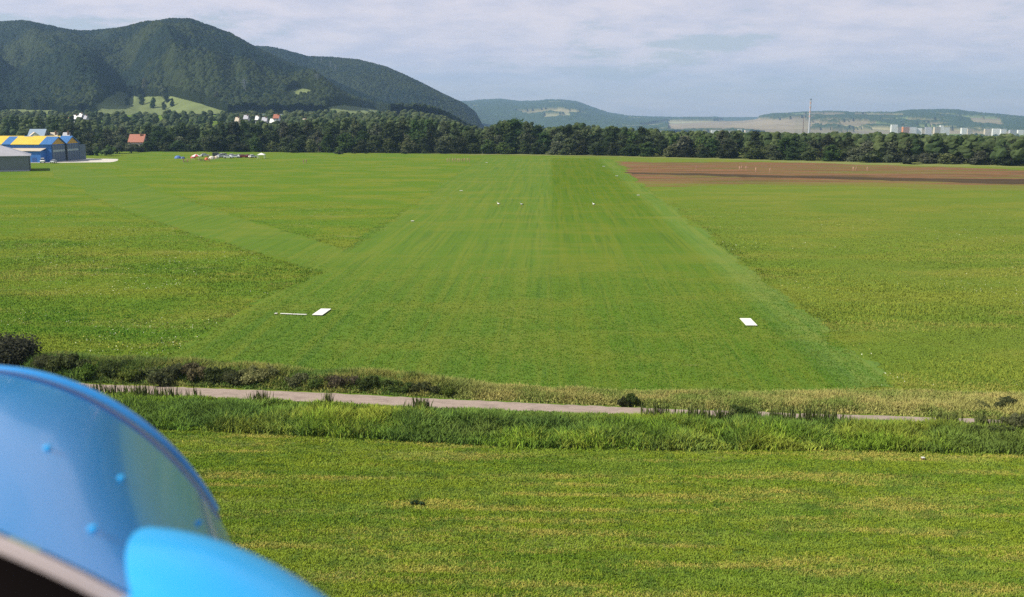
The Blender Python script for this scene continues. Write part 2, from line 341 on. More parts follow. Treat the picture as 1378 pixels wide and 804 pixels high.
def patches_mask(X, Y, Z, polys, soft=4):
    px, py = to_px(X, Y, Z); n = (fbm(X/40, Y/40, 3)-.5)*soft*2
    m = np.zeros(X.shape, bool)
    for P in polys: m |= inpoly(px+n, py+n*.5, P)
    return m
grass_hill_m = attr_mat('hill_pasture', .9, vscale=.02, vamt=.2)
canopy_m = attr_mat('wood_canopy', .8, spec=.05, vscale=.25, vamt=.3)
def wooded(hill, name_h, name_w, u0, u1, nu, y0, y1, ny, polys, seed):
    X, Yg, Q = fan(hill, u0, u1, nu//4, y0, y1, ny//4); Z = hill.h(X, Yg)
    c = np.array([.14, .17, .06])*(0.8+.5*fbm(X/60, Yg/60, 5)[..., None])
    tag(link(name_h, big_mesh(name_h, np.stack([X, Yg, Z], -1).reshape(-1, 3), Q, c.reshape(-1, 3), True), None, grass_hill_m), kind='structure')
    X, Yg, Q = fan(hill, u0, u1, nu, y0, y1, ny); Z = hill.h(X, Yg)
    cell = 8.0; ci = np.floor(X/cell).astype(np.int64); cj = np.floor(Yg/cell).astype(np.int64)
    best = np.full(X.shape, -1e9); hid = np.zeros(X.shape); hid2 = np.zeros(X.shape)
    for di in (-1, 0, 1):
        for dj in (-1, 0, 1):
            a, b = ci+di, cj+dj; cx = (a+.5+.8*(hash2(a, b, 1)-.5))*cell; cy = (b+.5+.8*(hash2(a, b, 2)-.5))*cell
            r = 4.5+3*hash2(a, b, 3); hh = 15+6*hash2(a, b, 4)-np.minimum(((X-cx)**2+(Yg-cy)**2)/(r*r)*5.0, 7)
            k = hh > best; best = np.where(k, hh, best); hid = np.where(k, hash2(a, b, 5), hid); hid2 = np.where(k, hash2(a, b, 6), hid2)
    clear = patches_mask(X, Yg, Z, polys)
    Zc = Z+np.where(clear, -6, best)
    broad = fbm(X/220, Yg/220, seed, 4)
    mix = ss(broad+.30*(hid-.5), .42, .66)[..., None]
    c = np.array([.008, .018, .012])*(1-mix)+np.array([.026, .036, .012])*mix
    c = c*(.72+.55*hid2[..., None])
    tag(link(name_w, big_mesh(name_w, np.stack([X, Yg, Zc], -1).reshape(-1, 3), Q, c.reshape(-1, 3), False), None, canopy_m), kind='stuff')
wooded(HA, 'near_hill', 'hillside_forest', -.62, -.07, 900, 1760, 3900, 560, MEADOWS_A, 31)
wooded(HB, 'second_hill', 'rear_hillside_forest', -.36, -.05, 560, 2950, 4500, 330, [], 37)
def far_hill(name, pts, Yb, Yr, u0, u1, seed, nu, ny, colf, gul=.3, k=6):
    H = Hill(pts, Yb, Yr, seed, gul, k=k); X, Yg, Q = fan(H, u0, u1, nu, Yb, Yr*1.35, ny); Z = H.h(X, Yg)
    c, wood = colf(X, Yg, Z); Z = Z+wood*(14+8*vnoise(X/14, Yg/14, 8)+12*(fbm(X/60, Yg/60, 12)-.5))
    tag(link(name, big_mesh(name, np.stack([X, Yg, Z], -1).reshape(-1, 3), Q, c.reshape(-1, 3), False), None, grass_hill_m), kind='structure')
def field_cells(X, Y, sx, sy, seed):
    w1 = (fbm(X/900, Y/900, seed)-.5)*500
    a = np.floor((X+w1)/sx).astype(np.int64); b = np.floor((Y+w1*.7+X*.2)/sy).astype(np.int64); return hash2(a, b, seed), hash2(a, b, seed+9)
def col_blue(X, Y, Z):
    wood = (fbm(X/500, Y/700, 71) > .30).astype(float); px, py = to_px(X, Y, Z)
    for P in [[(733, 155), (765, 154), (768, 158), (730, 160)], [(860, 170), (900, 163), (960, 163), (990, 160), (1010, 175), (880, 178)]]: wood = np.where(inpoly(px, py, P), 0, wood)
    h1, h2 = field_cells(X, Y, 420, 300, 4)
    f = np.array([.26, .24, .13])*(.6+.7*h1[..., None])*np.stack([1+0*h2, .93+.15*h2, .8+.3*h2], -1)
    return np.where(wood[..., None] > 0, np.array([.04, .065, .03]), f), wood
def col_fields(X, Y, Z):
    px, py = to_px(X, Y, Z); n = fbm(X/450, Y/650, 91); wood = (n > .50).astype(float)
    wood = np.where(fbm(X/160, Y/200, 5) > .66, 1, wood)
    crest_ = py < np.interp(px, [1010, 1060, 1140, 1210, 1260, 1330, 1400], [158, 154.5, 153, 154, 153.5, 155, 159]); wood = np.where(crest_ & ((px > 1200) | (px < 1085)), 1, wood)
    for P in [[(1065, 155.5), (1135, 154), (1136, 158), (1070, 158)], [(1150, 154.5), (1215, 155.5), (1216, 158.5), (1150, 158)], [(900, 163), (1010, 159), (1060, 165), (1075, 178), (900, 178)], [(1300, 158), (1345, 162), (1350, 172), (1310, 168)], [(1148, 163), (1170, 166), (1172, 171), (1150, 172)]]:
        wood = np.where(inpoly(px, py, P), 0, wood)
    h1, h2 = field_cells(X, Y, 380, 260, 6); k = h2[..., None]
    f = np.where(k > .45, np.array([.24, .20, .12]), np.where(k > .2, np.array([.20, .24, .10]), np.array([.30, .27, .14])))*(.75+.5*h1[..., None])
    tan = (px > 900) & (px < 1070) & (py > 158); f = np.where(tan[..., None], np.array([.27, .22, .14])*(.8+.35*h1[..., None]), f)
    return np.where(wood[..., None] > 0, np.array([.042, .07, .035]), f), wood
far_hill('distant_ridge', [(480, 150), (590, 140), (640, 136), (670, 134), (700, 137), (720, 137), (735, 135), (755, 135), (775, 137), (800, 146), (820, 153), (850, 157), (900, 159), (965, 158.5), (985, 163), (1010, 170)], 6500, 10500, -.2, .2, 41, 420, 170, col_blue)
far_hill('distant_farmland_hill', [(760, 180), (830, 172), (880, 168), (900, 165), (960, 162), (1000, 160.5), (1015, 159), (1040, 154), (1090, 151.5), (1120, 150.5), (1150, 152), (1200, 152.5), (1222, 149.5), (1240, 148.5), (1290, 149), (1300, 151), (1330, 153.5), (1378, 158), (1450, 166), (1600, 172)], 5200, 8200, .0, .62, 53, 520, 200, col_fields, .35)
def col_last(X, Y, Z): return np.broadcast_to(np.array([.05, .075, .04]), (*X.shape, 3)), np.ones(X.shape)
far_hill('horizon_hills', [(-400, 150), (300, 150), (800, 157), (950, 159), (1100, 158), (1300, 157), (1378, 158), (1700, 152), (2100, 150)], 9500, 12000, -.9, 1.0, 61, 300, 60, col_last)

# the air: one even volume round everything
def haze():
    bm = bmesh.new(); bmesh.ops.create_cube(bm, size=1); me = bpy.data.meshes.new('haze'); bm.to_mesh(me); bm.free()
    m = bpy.data.materials.new('haze_air'); m.use_nodes = True; N = m.node_tree.nodes; N.clear()
    out = N.new('ShaderNodeOutputMaterial'); v = N.new('ShaderNodeVolumePrincipled'); m.node_tree.links.new(v.outputs[0], out.inputs['Volume'])
    v.inputs['Color'].default_value = (.40, .63, 1.0, 1); v.inputs['Density'].default_value = 6.8e-5; v.inputs['Anisotropy'].default_value = .2
    o = link('haze', me, None, m); o.scale = (30000, 30000, 640); o.location = (0, 0, -64+320); tag(o, kind='stuff')
haze()

# ------------------------------------------------------------------ foliage
def leaf_quads(P, size, r, up=.3, nrm=None):
    n = len(P); N_ = r.normal(size=(n, 3)); N_[:, 2] += up
    if nrm is not None: N_ = N_*.95+nrm*.65
    N_ /= np.linalg.norm(N_, axis=1)[:, None]
    A = np.cross(N_, r.normal(size=(n, 3))); A /= np.linalg.norm(A, axis=1)[:, None]; B = np.cross(N_, A)
    s = (np.asarray(size)*np.ones(n))[:, None]*.5; e = .55+.6*r.random((n, 1))
    V = np.stack([P-A*s-B*s*e*.4, P+B*s*e*-1+A*s*.2, P+A*s+B*s*e*.3, P+B*s*e-A*s*.1], 1).reshape(-1, 3)
    return V, np.arange(4*n).reshape(-1, 4)
ICO = None
def ico():
    global ICO
    if ICO is None:
        bm = bmesh.new(); bmesh.ops.create_icosphere(bm, subdivisions=2, radius=1); bm.verts.ensure_lookup_table()
        ICO = (np.array([v.co for v in bm.verts]), np.array([[v.index for v in f.verts] for f in bm.faces])); bm.free()
    return ICO
def crown_mesh(name, lobes, nleaf, lsize, c0, c1, r, core=.72):
    """lobes: (x,y,z,rx,rz). leaf-sized faces in clumps over an uneven inner mass"""
    V, Q, C, T3, TV, TC = [], [], [], [], [], []; off = 0; iv, it = ico(); toff = 0
    for (x, y, z, rx, rz) in lobes:
        n = int(nleaf*(rx*rx)*.25)+12; d = r.normal(size=(n, 3)); d /= np.linalg.norm(d, axis=1)[:, None]
        rad = (.70+.60*r.random((n, 1))**1.6); P = np.array([x, y, z])+d*rad*np.array([rx, rx, rz])
        v, q = leaf_quads(P, lsize*(.6+.8*r.random(n)), r, .2, d); V.append(v); Q.append(q+off); off += len(v)
        mix = np.clip(r.random()*.6+r.random((n, 1))*.5, 0, 1); c = np.array(c0)*(1-mix)+np.array(c1)*mix; C.append(np.repeat(c, 4, 0))
        dv = iv*(core*(.85+.3*r.random((len(iv), 1))))*np.array([rx, rx, rz])+np.array([x, y, z])
        TV.append(dv); T3.append(it+toff); toff += len(iv); TC.append(np.broadcast_to(np.array(c0)*.9, (len(iv), 3)))
    V = np.vstack(V+TV); Q = np.vstack(Q); T3 = np.vstack(T3)+off; C = np.vstack(C+TC)
    T4 = np.hstack([T3, T3[:, 2:3]])
    # quads and triangles in one mesh
    me = bpy.data.meshes.new(name); me.vertices.add(len(V)); me.vertices.foreach_set('co', V.astype(np.float32).ravel())
    idx = np.concatenate([Q.ravel(), T3.ravel()]).astype(np.int32); me.loops.add(len(idx)); me.loops.foreach_set('vertex_index', idx)
    tot = np.concatenate([np.full(len(Q), 4), np.full(len(T3), 3)]).astype(np.int32); st = np.concatenate([[0], np.cumsum(tot)[:-1]]).astype(np.int32)
    me.polygons.add(len(tot)); me.polygons.foreach_set('loop_start', st); me.polygons.foreach_set('loop_total', tot)
    a = me.color_attributes.new('col', 'FLOAT_COLOR', 'POINT'); a.data.foreach_set('color', np.hstack([C, np.ones((len(V), 1))]).astype(np.float32).ravel())
    me.update(calc_edges=True); return me
def tubes(name, segs, n=7):                 # segs: list of polylines [(x,y,z,r)...]
    V, Q = [], []
    for pl in segs:
        o = len(V)
        for (x, y, z, r_) in pl:
            for k in range(n): a = 2*math.pi*k/n; V.append((x+r_*math.cos(a), y+r_*math.sin(a), z))
        for i in range(len(pl)-1):
            for k in range(n): Q.append((o+i*n+k, o+i*n+(k+1) % n, o+(i+1)*n+(k+1) % n, o+(i+1)*n+k))
        Q.append(tuple(o+(len(pl)-1)*n+k for k in range(n)))
    me = bpy.data.meshes.new(name); me.from_pydata(V, [], Q); me.update(); return me
leaf_m = attr_mat('foliage', .7, .35, .1, gain=1.15, orand=.5); bark_m = simple('bark', (.10, .08, .06), .9, var=.4, scale=1.5)
KINDS = {   # name: (dark leaf, light leaf, height, width)
    'dark': ((.028, .048, .016), (.06, .09, .026), 17, 6.4),
    'mid': ((.032, .055, .018), (.085, .11, .03), 15, 6.6),
    'grey': ((.055, .07, .04), (.13, .14, .075), 17, 6.0),
    'olive': ((.045, .065, .018), (.10, .125, .035), 13, 5.8),
    'tall': ((.03, .05, .018), (.085, .10, .035), 21, 6.0)}
PROTO = {}
def tree_proto(kind, seed):
    c0, c1, H, W = KINDS[kind]; r = np.random.default_rng(seed); lobes = []
    nl = 17
    for i in range(nl):
        f = (i+.5)/nl; z = H*(.12+.78*f); env = math.sin(math.pi*min(1, (.16+.80*f))**.9)**.7*W*.75 if f > .3 else W*(.62+.3*f)
        a = r.random()*6.28; d = env*math.sqrt(r.random())*.85; rr = W*(.34+.26*r.random())*(1-.3*f)
        lobes.append((d*math.cos(a), d*math.sin(a), z, rr, rr*(.75+.3*r.random())))
    lobes.append((r.normal()*.5, r.normal()*.5, H*.93, W*.28, W*.26))
    cm = crown_mesh('crown', lobes, 26, .9, c0, c1, r, .62)
    segs = [[(0, 0, -.3, .42), (.1, 0, H*.3, .32), (-.1, .1, H*.6, .2), (0, 0, H*.88, .06)]]
    for k in range(4):
        a = k*1.57+r.random(); h = H*(.25+.1*k); segs.append([(0, 0, h, .16), (math.cos(a)*W*.35, math.sin(a)*W*.35, h+H*.12, .1), (math.cos(a)*W*.6, math.sin(a)*W*.6, h+H*.2, .04)])
    tm = tubes('trunk', segs); cm.materials.append(leaf_m); tm.materials.append(bark_m); return cm, tm
for k in KINDS:
    for s in range(2): PROTO[(k, s)] = tree_proto(k, 100+s*7+len(k)*3+ list(KINDS).index(k)*31)
KNAME = {'dark': 'broadleaf_tree', 'mid': 'broadleaf_tree', 'grey': 'willow_tree', 'olive': 'low_tree', 'tall': 'poplar_tree'}
KDESC = {'dark': 'dark green rounded tree', 'mid': 'mid green bushy tree', 'grey': 'greyish green willow', 'olive': 'low olive green tree', 'tall': 'tall narrow dark topped tree'}
def tree(x, y, z, kind, s, scale, label, group=None, rz=None, wide=1.0, name=None):
    cm, tm = PROTO[(kind, s)]; o = empty(name or KNAME[kind], (x, y, z), random.random()*6.28 if rz is None else rz, label, 'tree', group)
    o.scale = (scale*wide, scale*wide, scale); link('crown', cm, o); link('trunk', tm, o); return o
# forest edge, row by row
edge = [(-500, 795), (-371, 760), (-300, 735), (-200, 725), (-100, 706), (-20, 690), (60, 655), (118, 614), (180, 575), (250, 528), (330, 480), (420, 430)]
ex = np.array([p[0] for p in edge], float); ey = np.array([p[1] for p in edge], float)
def ztop(x, y):                             # crown tops wanted along the wood
    px, _ = to_px(x, y, 15.)
    t = np.interp(px, [0, 100, 140, 230, 330, 400, 440, 480, 560, 600, 650, 672, 700, 722, 740, 780, 815, 850, 900, 950, 980, 1100, 1200, 1300, 1378], [150, 151, 166, 166, 160, 158, 152, 155, 150, 156, 168, 158, 155, 162, 168, 160, 166, 166, 172, 174, 172, 176, 174, 179, 181])
    return AT(px, t, y)[2]
def zone(px):
    for lim, d in ((112, 'behind the yellow hangar roof'), (170, 'between hangar and red roofed house'), (235, 'by the red roofed house'), (375, 'behind the parked cars'),
                   (470, 'beyond the white gazebo'), (590, 'below the end of the wooded hill'), (660, 'behind the runway people'), (745, 'beyond the pale runway half'), (825, 'beyond the dark runway half'),
                   (925, 'beyond the brown field corner'), (1040, 'beyond the brown field walkers'), (1140, 'below the tall chimney'), (1240, 'below the first apartment blocks')):
        if px < lim: return d
    return 'beyond the brown field end'
ROWS = [(2.0, 10.5, 'front row'), (13, 9.5, 'second row'), (26, 9.5, 'third row')]
ntree = 0
rt = random.Random(5)
for ri, (dy, sp, rn) in enumerate(ROWS):
    x = -385.0
    while x < 330 and ntree < 272:
        x += sp*rt.uniform(.75, 1.3)
        y = float(np.interp(x, ex, ey))+dy+rt.uniform(-2.5, 3); px, py = to_px(x, y, 0)
        if px < -20 or px > 1400: continue
        if ri == 0 and px < 125: continue
        if 174 < px < 192 and ri == 1: continue
        if ri < 2 and px < 90: continue
        kind = rt.choices(['dark', 'mid', 'grey', 'olive', 'tall'], [(3, 4, 2, 4, 0), (5, 4, 2, 1, 2), (5, 3, 2, 0, 4)][ri])[0]
        z = Tz(x, y); want = ztop(x, y)-z; H = KINDS[kind][2]
        hh = want*([.46, .68, .83][ri])*rt.uniform(.72, 1.12)*(.88+.3*float(vnoise(np.array(x/38.), np.array(ri*3.3), 4)))
        if kind == 'olive': hh *= .8
        s = max(.3, hh/H)
        tree(x, y, z-.4, kind, rt.randrange(2), s, f'{KDESC[kind]} in the {rn}, {zone(px)}', f'{KDESC[kind]}s in the {rn}, {zone(px)}', wide=min(1.9, max(1.0, .95/s))*rt.uniform(1.0, 1.5)); ntree += 1
print('trees', ntree)
# bushes skirting the wood, and separate bushes out on the grass
def bush_mesh(seed, c0, c1, n=7, ls=.45, W=1.0, H=1.0, nleaf=60, rs=1.0):
    r = np.random.default_rng(seed); lobes = [(r.normal()*.55*W, r.normal()*.4*W, H*(.35+.5*r.random()), rs*W*(.3+.4*r.random()), rs*H*(.25+.35*r.random())) for _ in range(n)]
    me = crown_mesh('foliage', lobes, nleaf, ls, c0, c1, r, .7); me.materials.append(leaf_m); return me
BM = [bush_mesh(51+k, c[0], c[1], 8, .5, 1.6, 1.6, 26) for k, c in enumerate([((.035, .055, .02), (.08, .11, .035)), ((.025, .04, .018), (.055, .075, .028)), ((.05, .065, .035), (.10, .12, .055))])]
def bush(x, y, z, k, s, label, group=None, name='shrub', sz=None):
    o = link(name, BM[k]); o.location = (x, y, z-.1); o.rotation_euler = (0, 0, random.random()*6.28); o.scale = (s, s, sz or s); return tag(o, label, 'shrub', group)
for px, py, s, k, lb in [(456, 208, 1.15, 1, 'dark upright bush alone on the grass before the wood'), (476, 207, .8, 0, 'green bush just beside the dark upright bush'), (492, 207, .7, 1, 'small dark bush second beyond the upright bush'),
        (383, 205, 2.0, 2, 'grey brown shrub nearest the white gazebo'), (372, 203, 1.7, 2, 'grey brown shrub behind the white gazebo'), (394, 206, 1.4, 0, 'dull green shrub between gazebo and upright bush'),
        (520, 206.5, .6, 1, 'tiny dark bush on the pale margin before the wood'), (545, 207.5, 1.2, 0, 'flat wide bush on the pale margin before the wood'), (1168, 219, 2.6, 0, 'rounded green shrub standing out from the wood above the brown field'),
        (1222, 221, 2.7, 1, 'darkest rounded shrub standing out from the wood above the brown field'), (1195, 219, 2.2, 2, 'greyish shrub between the two rounded shrubs above the brown field'),
        (320, 203.5, 1.6, 1, 'dark shrub behind the silver cars'), (285, 203, 1.3, 2, 'greyish shrub behind the red and white tent'), (140, 210, 3.2, 0, 'wide green shrub at the edge of the concrete apron'), (158, 207, 3.0, 2, 'greyish shrub next to the concrete apron'),
        (120, 209, 2.8, 1, 'dark shrub against the hangar corner'), (200, 204, 2.2, 1, 'dark shrub behind the white bench'), (230, 204, 1.6, 0, 'green shrub behind the blue tent'), (178, 204, 2.6, 2, 'greyish shrub in front of the red roofed house'), (189, 205, 2.2, 1, 'dark shrub in front of the red roofed house')]:
    x, y, z = G(px, py); bush(x, y, 0, k, s*1.15, lb)
# the far wood behind: one mass nobody could count
def wood_mass(name, pts, hf, seed, c0, c1, W=5.5):
    r = np.random.default_rng(seed); iv, it = ico(); n = len(pts); L = 5; V = []; C = []; Tt = []; off = 0
    LV = []; LQ = []; LC = []
    for (x, y) in pts:
        z0 = Tz(x, y); H = hf(x, y)*(.8+.3*r.random()); mixt = r.random()
        for l in range(L):
            f = l/(L-1); a = r.random()*6.28; d = W*.55*r.random()*(1-.6*f); rr = W*(.5+.25*r.random())*(1-.35*f); zz = z0+H*(.45+.47*f)
            c = (np.array(c0)*(1-mixt)+np.array(c1)*mixt)*(.75+.5*r.random())
            ctr = np.array([x+d*math.cos(a), y+d*math.sin(a), zz])
            V.append(iv*(.78+.4*r.random((len(iv), 1)))*np.array([rr, rr, rr*.8])+ctr); Tt.append(it+off); off += len(iv)
            C.append(np.broadcast_to(c, (len(iv), 3)))
    o = link(name, big_mesh(name, np.vstack(V), np.vstack(Tt), np.vstack(C)), None, canopy_m); tag(o, kind='stuff')
rw = np.random.default_rng(77); pts = []
while len(pts) < 1150:
    u = rw.uniform(-.52, .52); y = rw.uniform(0, 1)**.8; x0 = u*700; base = float(np.interp(x0, ex, ey)); Yy = base+30+y*240; x = u*Yy*1.02
    pts.append((x, Yy+0*base))
wood_mass('wood', pts, lambda x, y: max(6, min(24, (ztop(x, y)-Tz(x, y))*.86-1)), 5, (.028, .048, .018), (.07, .09, .035))
pts = []
while len(pts) < 1000:
    y = rw.uniform(950, 1380); u = rw.uniform(-.54, -.03); ppx = to_px(u*y, y, 30.)[0]
    if 125 < ppx < 325 and rw.random() < .6: continue
    pts.append((u*y, y))
wood_mass('valley_wood', pts, lambda x, y: 13, 6, (.03, .05, .02), (.075, .09, .04), 7)
pts = []
while len(pts) < 1700:
    y = 950*(4200/950)**rw.uniform(0, 1); u = rw.uniform(-.06, .56); pts.append((u*y, y))
wood_mass('river_wood', pts, lambda x, y: 10+y*.002, 8, (.035, .055, .022), (.08, .10, .04), 11)

# trees on the hill pasture
def hit(px, py, hf, y0, y1):
    x, y, v = ray(px, py); a, b = x/y, v/y
    for Y in np.linspace(y0, y1, 900):
        if HC+b*Y <= float(hf(a*Y, Y)): return a*Y, Y, float(hf(a*Y, Y))
    return a*y1, y1, float(hf(a*y1, y1))
for i, (px, py, kind, s, lb) in enumerate([(171, 142, 'dark', .9, 'small dark tree low on the hill pasture'), (176, 131, 'dark', 1.5, 'dark tree cluster top at the upper pasture corner'), (190, 141, 'mid', 1.3, 'bushy tree in the middle of the hill pasture'), (196, 128, 'grey', 1.9, 'largest greyish tree on the hill pasture'),
        (207, 146, 'dark', 1.2, 'rounded dark tree near the bottom of the hill pasture'), (221, 148, 'mid', 1.0, 'small green tree beside the rounded dark pasture tree'), (219, 132, 'grey', 1.6, 'greyish tree just above the open pasture slope'), (232, 144, 'dark', .9, 'little dark tree at the start of the open slope'),
        (246, 126, 'grey', 1.2, 'greyish tree on the upper hedge of the open slope'), (256, 132, 'mid', 1.1, 'green tree on the upper hedge of the open slope'), (271, 136, 'grey', 1.1, 'pale tree midway along the upper hedge of the slope'), (292, 143, 'grey', 1.5, 'round pale tree near the low end of the slope'), (225, 139, 'dark', 1.1, 'dark tree in the pasture between two greyish trees')]):
    x, y, z = hit(px, py, HA.h, 1760, 3600); tree(x, y, z-.5, kind, i % 2, s, lb)

# ------------------------------------------------------------------ grass, weeds, hedge
def tufts(name, P, h, w_, c, blades, seed, lean=.5, mat=None, spread=.12, kind='stuff'):
    r = np.random.default_rng(seed); n = len(P); m = n*blades; P = np.repeat(P, blades, 0)+np.hstack([r.normal(size=(m, 2))*spread, np.zeros((m, 1))])
    h = np.repeat(h, blades)*(.6+.6*r.random(m)); w_ = np.repeat(w_*np.ones(n), blades)*(.6+.7*r.random(m)); c = np.repeat(c, blades, 0)*(.84+.32*r.random((m, 1)))
    a = r.random(m)*6.283; D = np.stack([np.cos(a), np.sin(a), 0*a], 1); b = r.random(m)*6.283; Ln = np.stack([np.cos(b), np.sin(b), 0*b], 1)*(h*lean*r.random(m))[:, None]
    up = np.array([0, 0, 1.])
    mid = P+Ln*.35+up*(h*.55)[:, None]; tip = P+Ln+up*h[:, None]
    V = np.stack([P-D*(w_*.5)[:, None], P+D*(w_*.5)[:, None], mid+D*(w_*.42)[:, None], mid-D*(w_*.42)[:, None], tip], 1).reshape(-1, 3)
    k = np.arange(m)[:, None]*5; Tt = np.concatenate([k+[0, 1, 2], k+[0, 2, 3], k+[3, 2, 4]])
    o = link(name, big_mesh(name, V, Tt, np.repeat(c, 5, 0)), None, mat or grass_m); return tag(o, kind=kind)
grass_m = attr_mat('grass_blades', .8, .45, .05, gain=1.93, upn=.7)
def colmix(n, X, Y, stops, r, jit=.25):
    """stops: (colour, fbm scale x, y, seed, lo, hi, amount)"""
    c = np.tile(np.array(stops[0][0], float), (n, 1))
    for (cc, sx, sy, sd_, lo, hi, amt) in stops[1:]:
        k = ss(fbm(X*sx, Y*sy, sd_, 4)+jit*(r.random(n)-.5), lo, hi)*amt; c = c*(1-k[:, None])+np.array(cc)*k[:, None]
    return c
def scatter_quadlike(n, y0, y1, r, umin=-.5, umax=.58, pw=1.0):
    Y = y0+(y1-y0)*r.random(n)**pw; X = (umin+(umax-umin)*r.random(n))*Y; return X, Y
# hay meadow: dense short stubble with straw streaks
r = np.random.default_rng(1); X, Y = scatter_quadlike(190000, 47, 82, r)
k = Y < np.interp(X, [-40, 0, 60], [84, 81, 77.5]); X, Y = X[k], Y[k]; n = len(X)
c = colmix(n, X, Y, [((.135, .175, .02),), ((.07, .13, .014), .07, .6, 3, .46, .68, .7), ((.30, .24, .08), .13, 1.1, 9, .52, .70, .65), ((.14, .19, .035), .5, .9, 12, .45, .7, .6), ((.04, .085, .02), .9, 1.4, 15, .55, .75, .6)], r)
hh = .05+.09*fbm(X*.6, Y*.9, 20)+.05*r.random(n)
tufts('meadow_grass', np.stack([X, Y, 0*X], 1), hh, .05, c*np.array([1.42, 1.42, 1.2]), 4, 2, 1.6, spread=.09)
# tall grass between meadow and road
roadS = lambda X: np.interp(X, *zip(*[G(px, py)[:2] for px, py in [(-60, 519), (125, 531), (180, 532), (300, 538), (450, 543.5), (600, 551), (750, 556), (900, 561), (1050, 565), (1275, 571), (1600, 583)]]))
roadN = lambda X: np.interp(X, *zip(*[G(px, py)[:2] for px, py in [(-60, 504), (125, 517), (180, 518.5), (300, 523), (450, 529), (600, 537), (750, 544), (900, 550), (1050, 555), (1275, 562), (1600, 573)]]))
lowE = lambda X: np.interp(X, *zip(*[G(px, py)[:2] for px, py in [(-100, 560), (150, 576), (300, 582), (500, 592), (700, 603), (900, 607), (1100, 606), (1378, 612), (1600, 620)]]))
r = np.random.default_rng(4); X = r.uniform(-46, 56, 26000); a, b = lowE(X), roadS(X)-.15; t = r.random(len(X)); Y = a+(b-a)*t
n = len(X); c = colmix(n, X, Y, [((.095, .175, .024),), ((.15, .185, .04), .16, .3, 33, .45, .65, .7), ((.045, .10, .022), .35, .5, 35, .5, .68, .75), ((.055, .105, .035), .12, .12, 39, .50, .66, .7)], r)
right = ss(X, 18, 34)[:, None]; c = c*(1-right*.35)+np.array([.08, .11, .03])*right*.35
hgt = (.35+.75*np.sin(np.pi*np.clip(t*.85+.12, 0, 1)))*(.35+1.3*fbm(X*.45, Y*.45, 41))*1.05
hgt = hgt*(1-.35*ss(t, .75, 1.0)); gap = fbm(X*.5, Y*.5, 44); hgt = hgt*np.where(gap < .36, .55, 1)
tufts('tall_grass', np.stack([X, Y, 0*X], 1), hgt*.85, .10, c*(.6+.8*fbm(X*.6, Y*.6, 48))[:, None]*np.array([1.75, 1.5, 1.15]), 7, 6, 1.0, spread=.2)
# tall weed stalks poking over the road's edge
r = np.random.default_rng(14); X = r.uniform(-44, 56, 900); Y = roadS(X)-r.random(900)*2.2
clump = fbm(X*.22, X*0, 51) > .5; X, Y = X[clump], Y[clump]; n = len(X)
c = np.array([[.06, .085, .025]])*(.7+.8*r.random((n, 1)))*np.array([[1.15, 1, 1]]); tufts('weed_stalks', np.stack([X, Y, 0*X], 1), .9+.7*r.random(n), .10, c, 7, 16, .35, spread=.18)
# verge beyond the road: dry tan grass, greener and taller to one side
r = np.random.default_rng(5); X = r.uniform(-52, 64, 38000)
vergeN = lambda X: np.interp(X, *zip(*[G(px, py)[:2] for px, py in [(-100, 470), (100, 483), (250, 492), (400, 503), (560, 512), (700, 528), (850, 534), (1000, 534), (1200, 532), (1378, 536), (1600, 545)]]))
a, b = roadN(X)+.3, vergeN(X)+.6; t = r.random(len(X)); Y = a+(b-a)*t; n = len(X)
wl_ = 1-ss(X, -14, -2)
c = colmix(n, X, Y, [((.19, .185, .06),), ((.10, .14, .03), .2, .35, 61, .42, .60, .85), ((.27, .22, .085), .5, .6, 63, .5, .7, .5)], r)
cl = colmix(n, X, Y, [((.07, .115, .024),), ((.19, .17, .05), .25, .3, 65, .50, .66, .7), ((.05, .08, .02), .3, .4, 67, .50, .67, .7)], r)
c = c*(1-wl_[:, None])+cl*wl_[:, None]
hgt = (.28+.5*fbm(X*.4, Y*.4, 71))*(1+1.2*wl_*np.sin(np.pi*t)*fbm(X*.3, Y*.3, 73)*1.6); hgt *= .35+.65*ss(t, 0, .25)
tufts('verge_grass', np.stack([X, Y, 0*X], 1), hgt, .09, c*1.5, 6, 8, .95, spread=.2)
# rough meadow on both sides of the runway
def runway_xy(): return [G(*p)[:2] for p in [(650, 212), (540, 290), (428, 366), (270, 455), (215, 490), (330, 502), (640, 524), (830, 532), (1000, 531), (1205, 522), (1000, 352), (822, 214)]]
RWP = runway_xy(); TRP = [G(*p)[:2] for p in [(60, 222), (110, 226), (166, 240), (257, 272), (330, 295), (410, 319), (480, 345), (500, 362), (428, 366), (340, 340), (257, 315), (150, 275), (84, 243)]]
r = np.random.default_rng(9); Y = 93*(330/93)**(r.random(230000)**1.0); X = r.uniform(-.62, .60, len(Y))*Y
XW = X+(fbm(X*.12, Y*.05, 7)-.5)*3.5; k = ~inpoly(XW, Y, RWP) & ~inpoly(XW, Y, TRP) & (Y > vergeN(X)); X, Y = X[k], Y[k]; n = len(X)
c = colmix(n, X, Y, [((.080, .160, .020),), ((.15, .185, .032), .018, .05, 81, .40, .60, .85), ((.055, .125, .018), .03, .09, 83, .46, .64, .7), ((.22, .205, .07), .05, .16, 85, .56, .70, .7), ((.05, .115, .018), .25, .4, 89, .55, .7, .5)], r, .12)
rs = ss(X, 10, 30)[:, None]; c = c*(1-.3*rs)+np.array([.16, .165, .04])*.3*rs
ed = (inpoly(X+2.2, Y, RWP) | inpoly(X-2.2, Y, RWP) | inpoly(X+2.5, Y, TRP) | inpoly(X-2.5, Y, TRP)).astype(float)*(fbm(X*.2, Y*.1, 45) > .38); c = c*(1-.20*ed)[:, None]  # blades by the mown edges darkened, painting in the shadow of the step
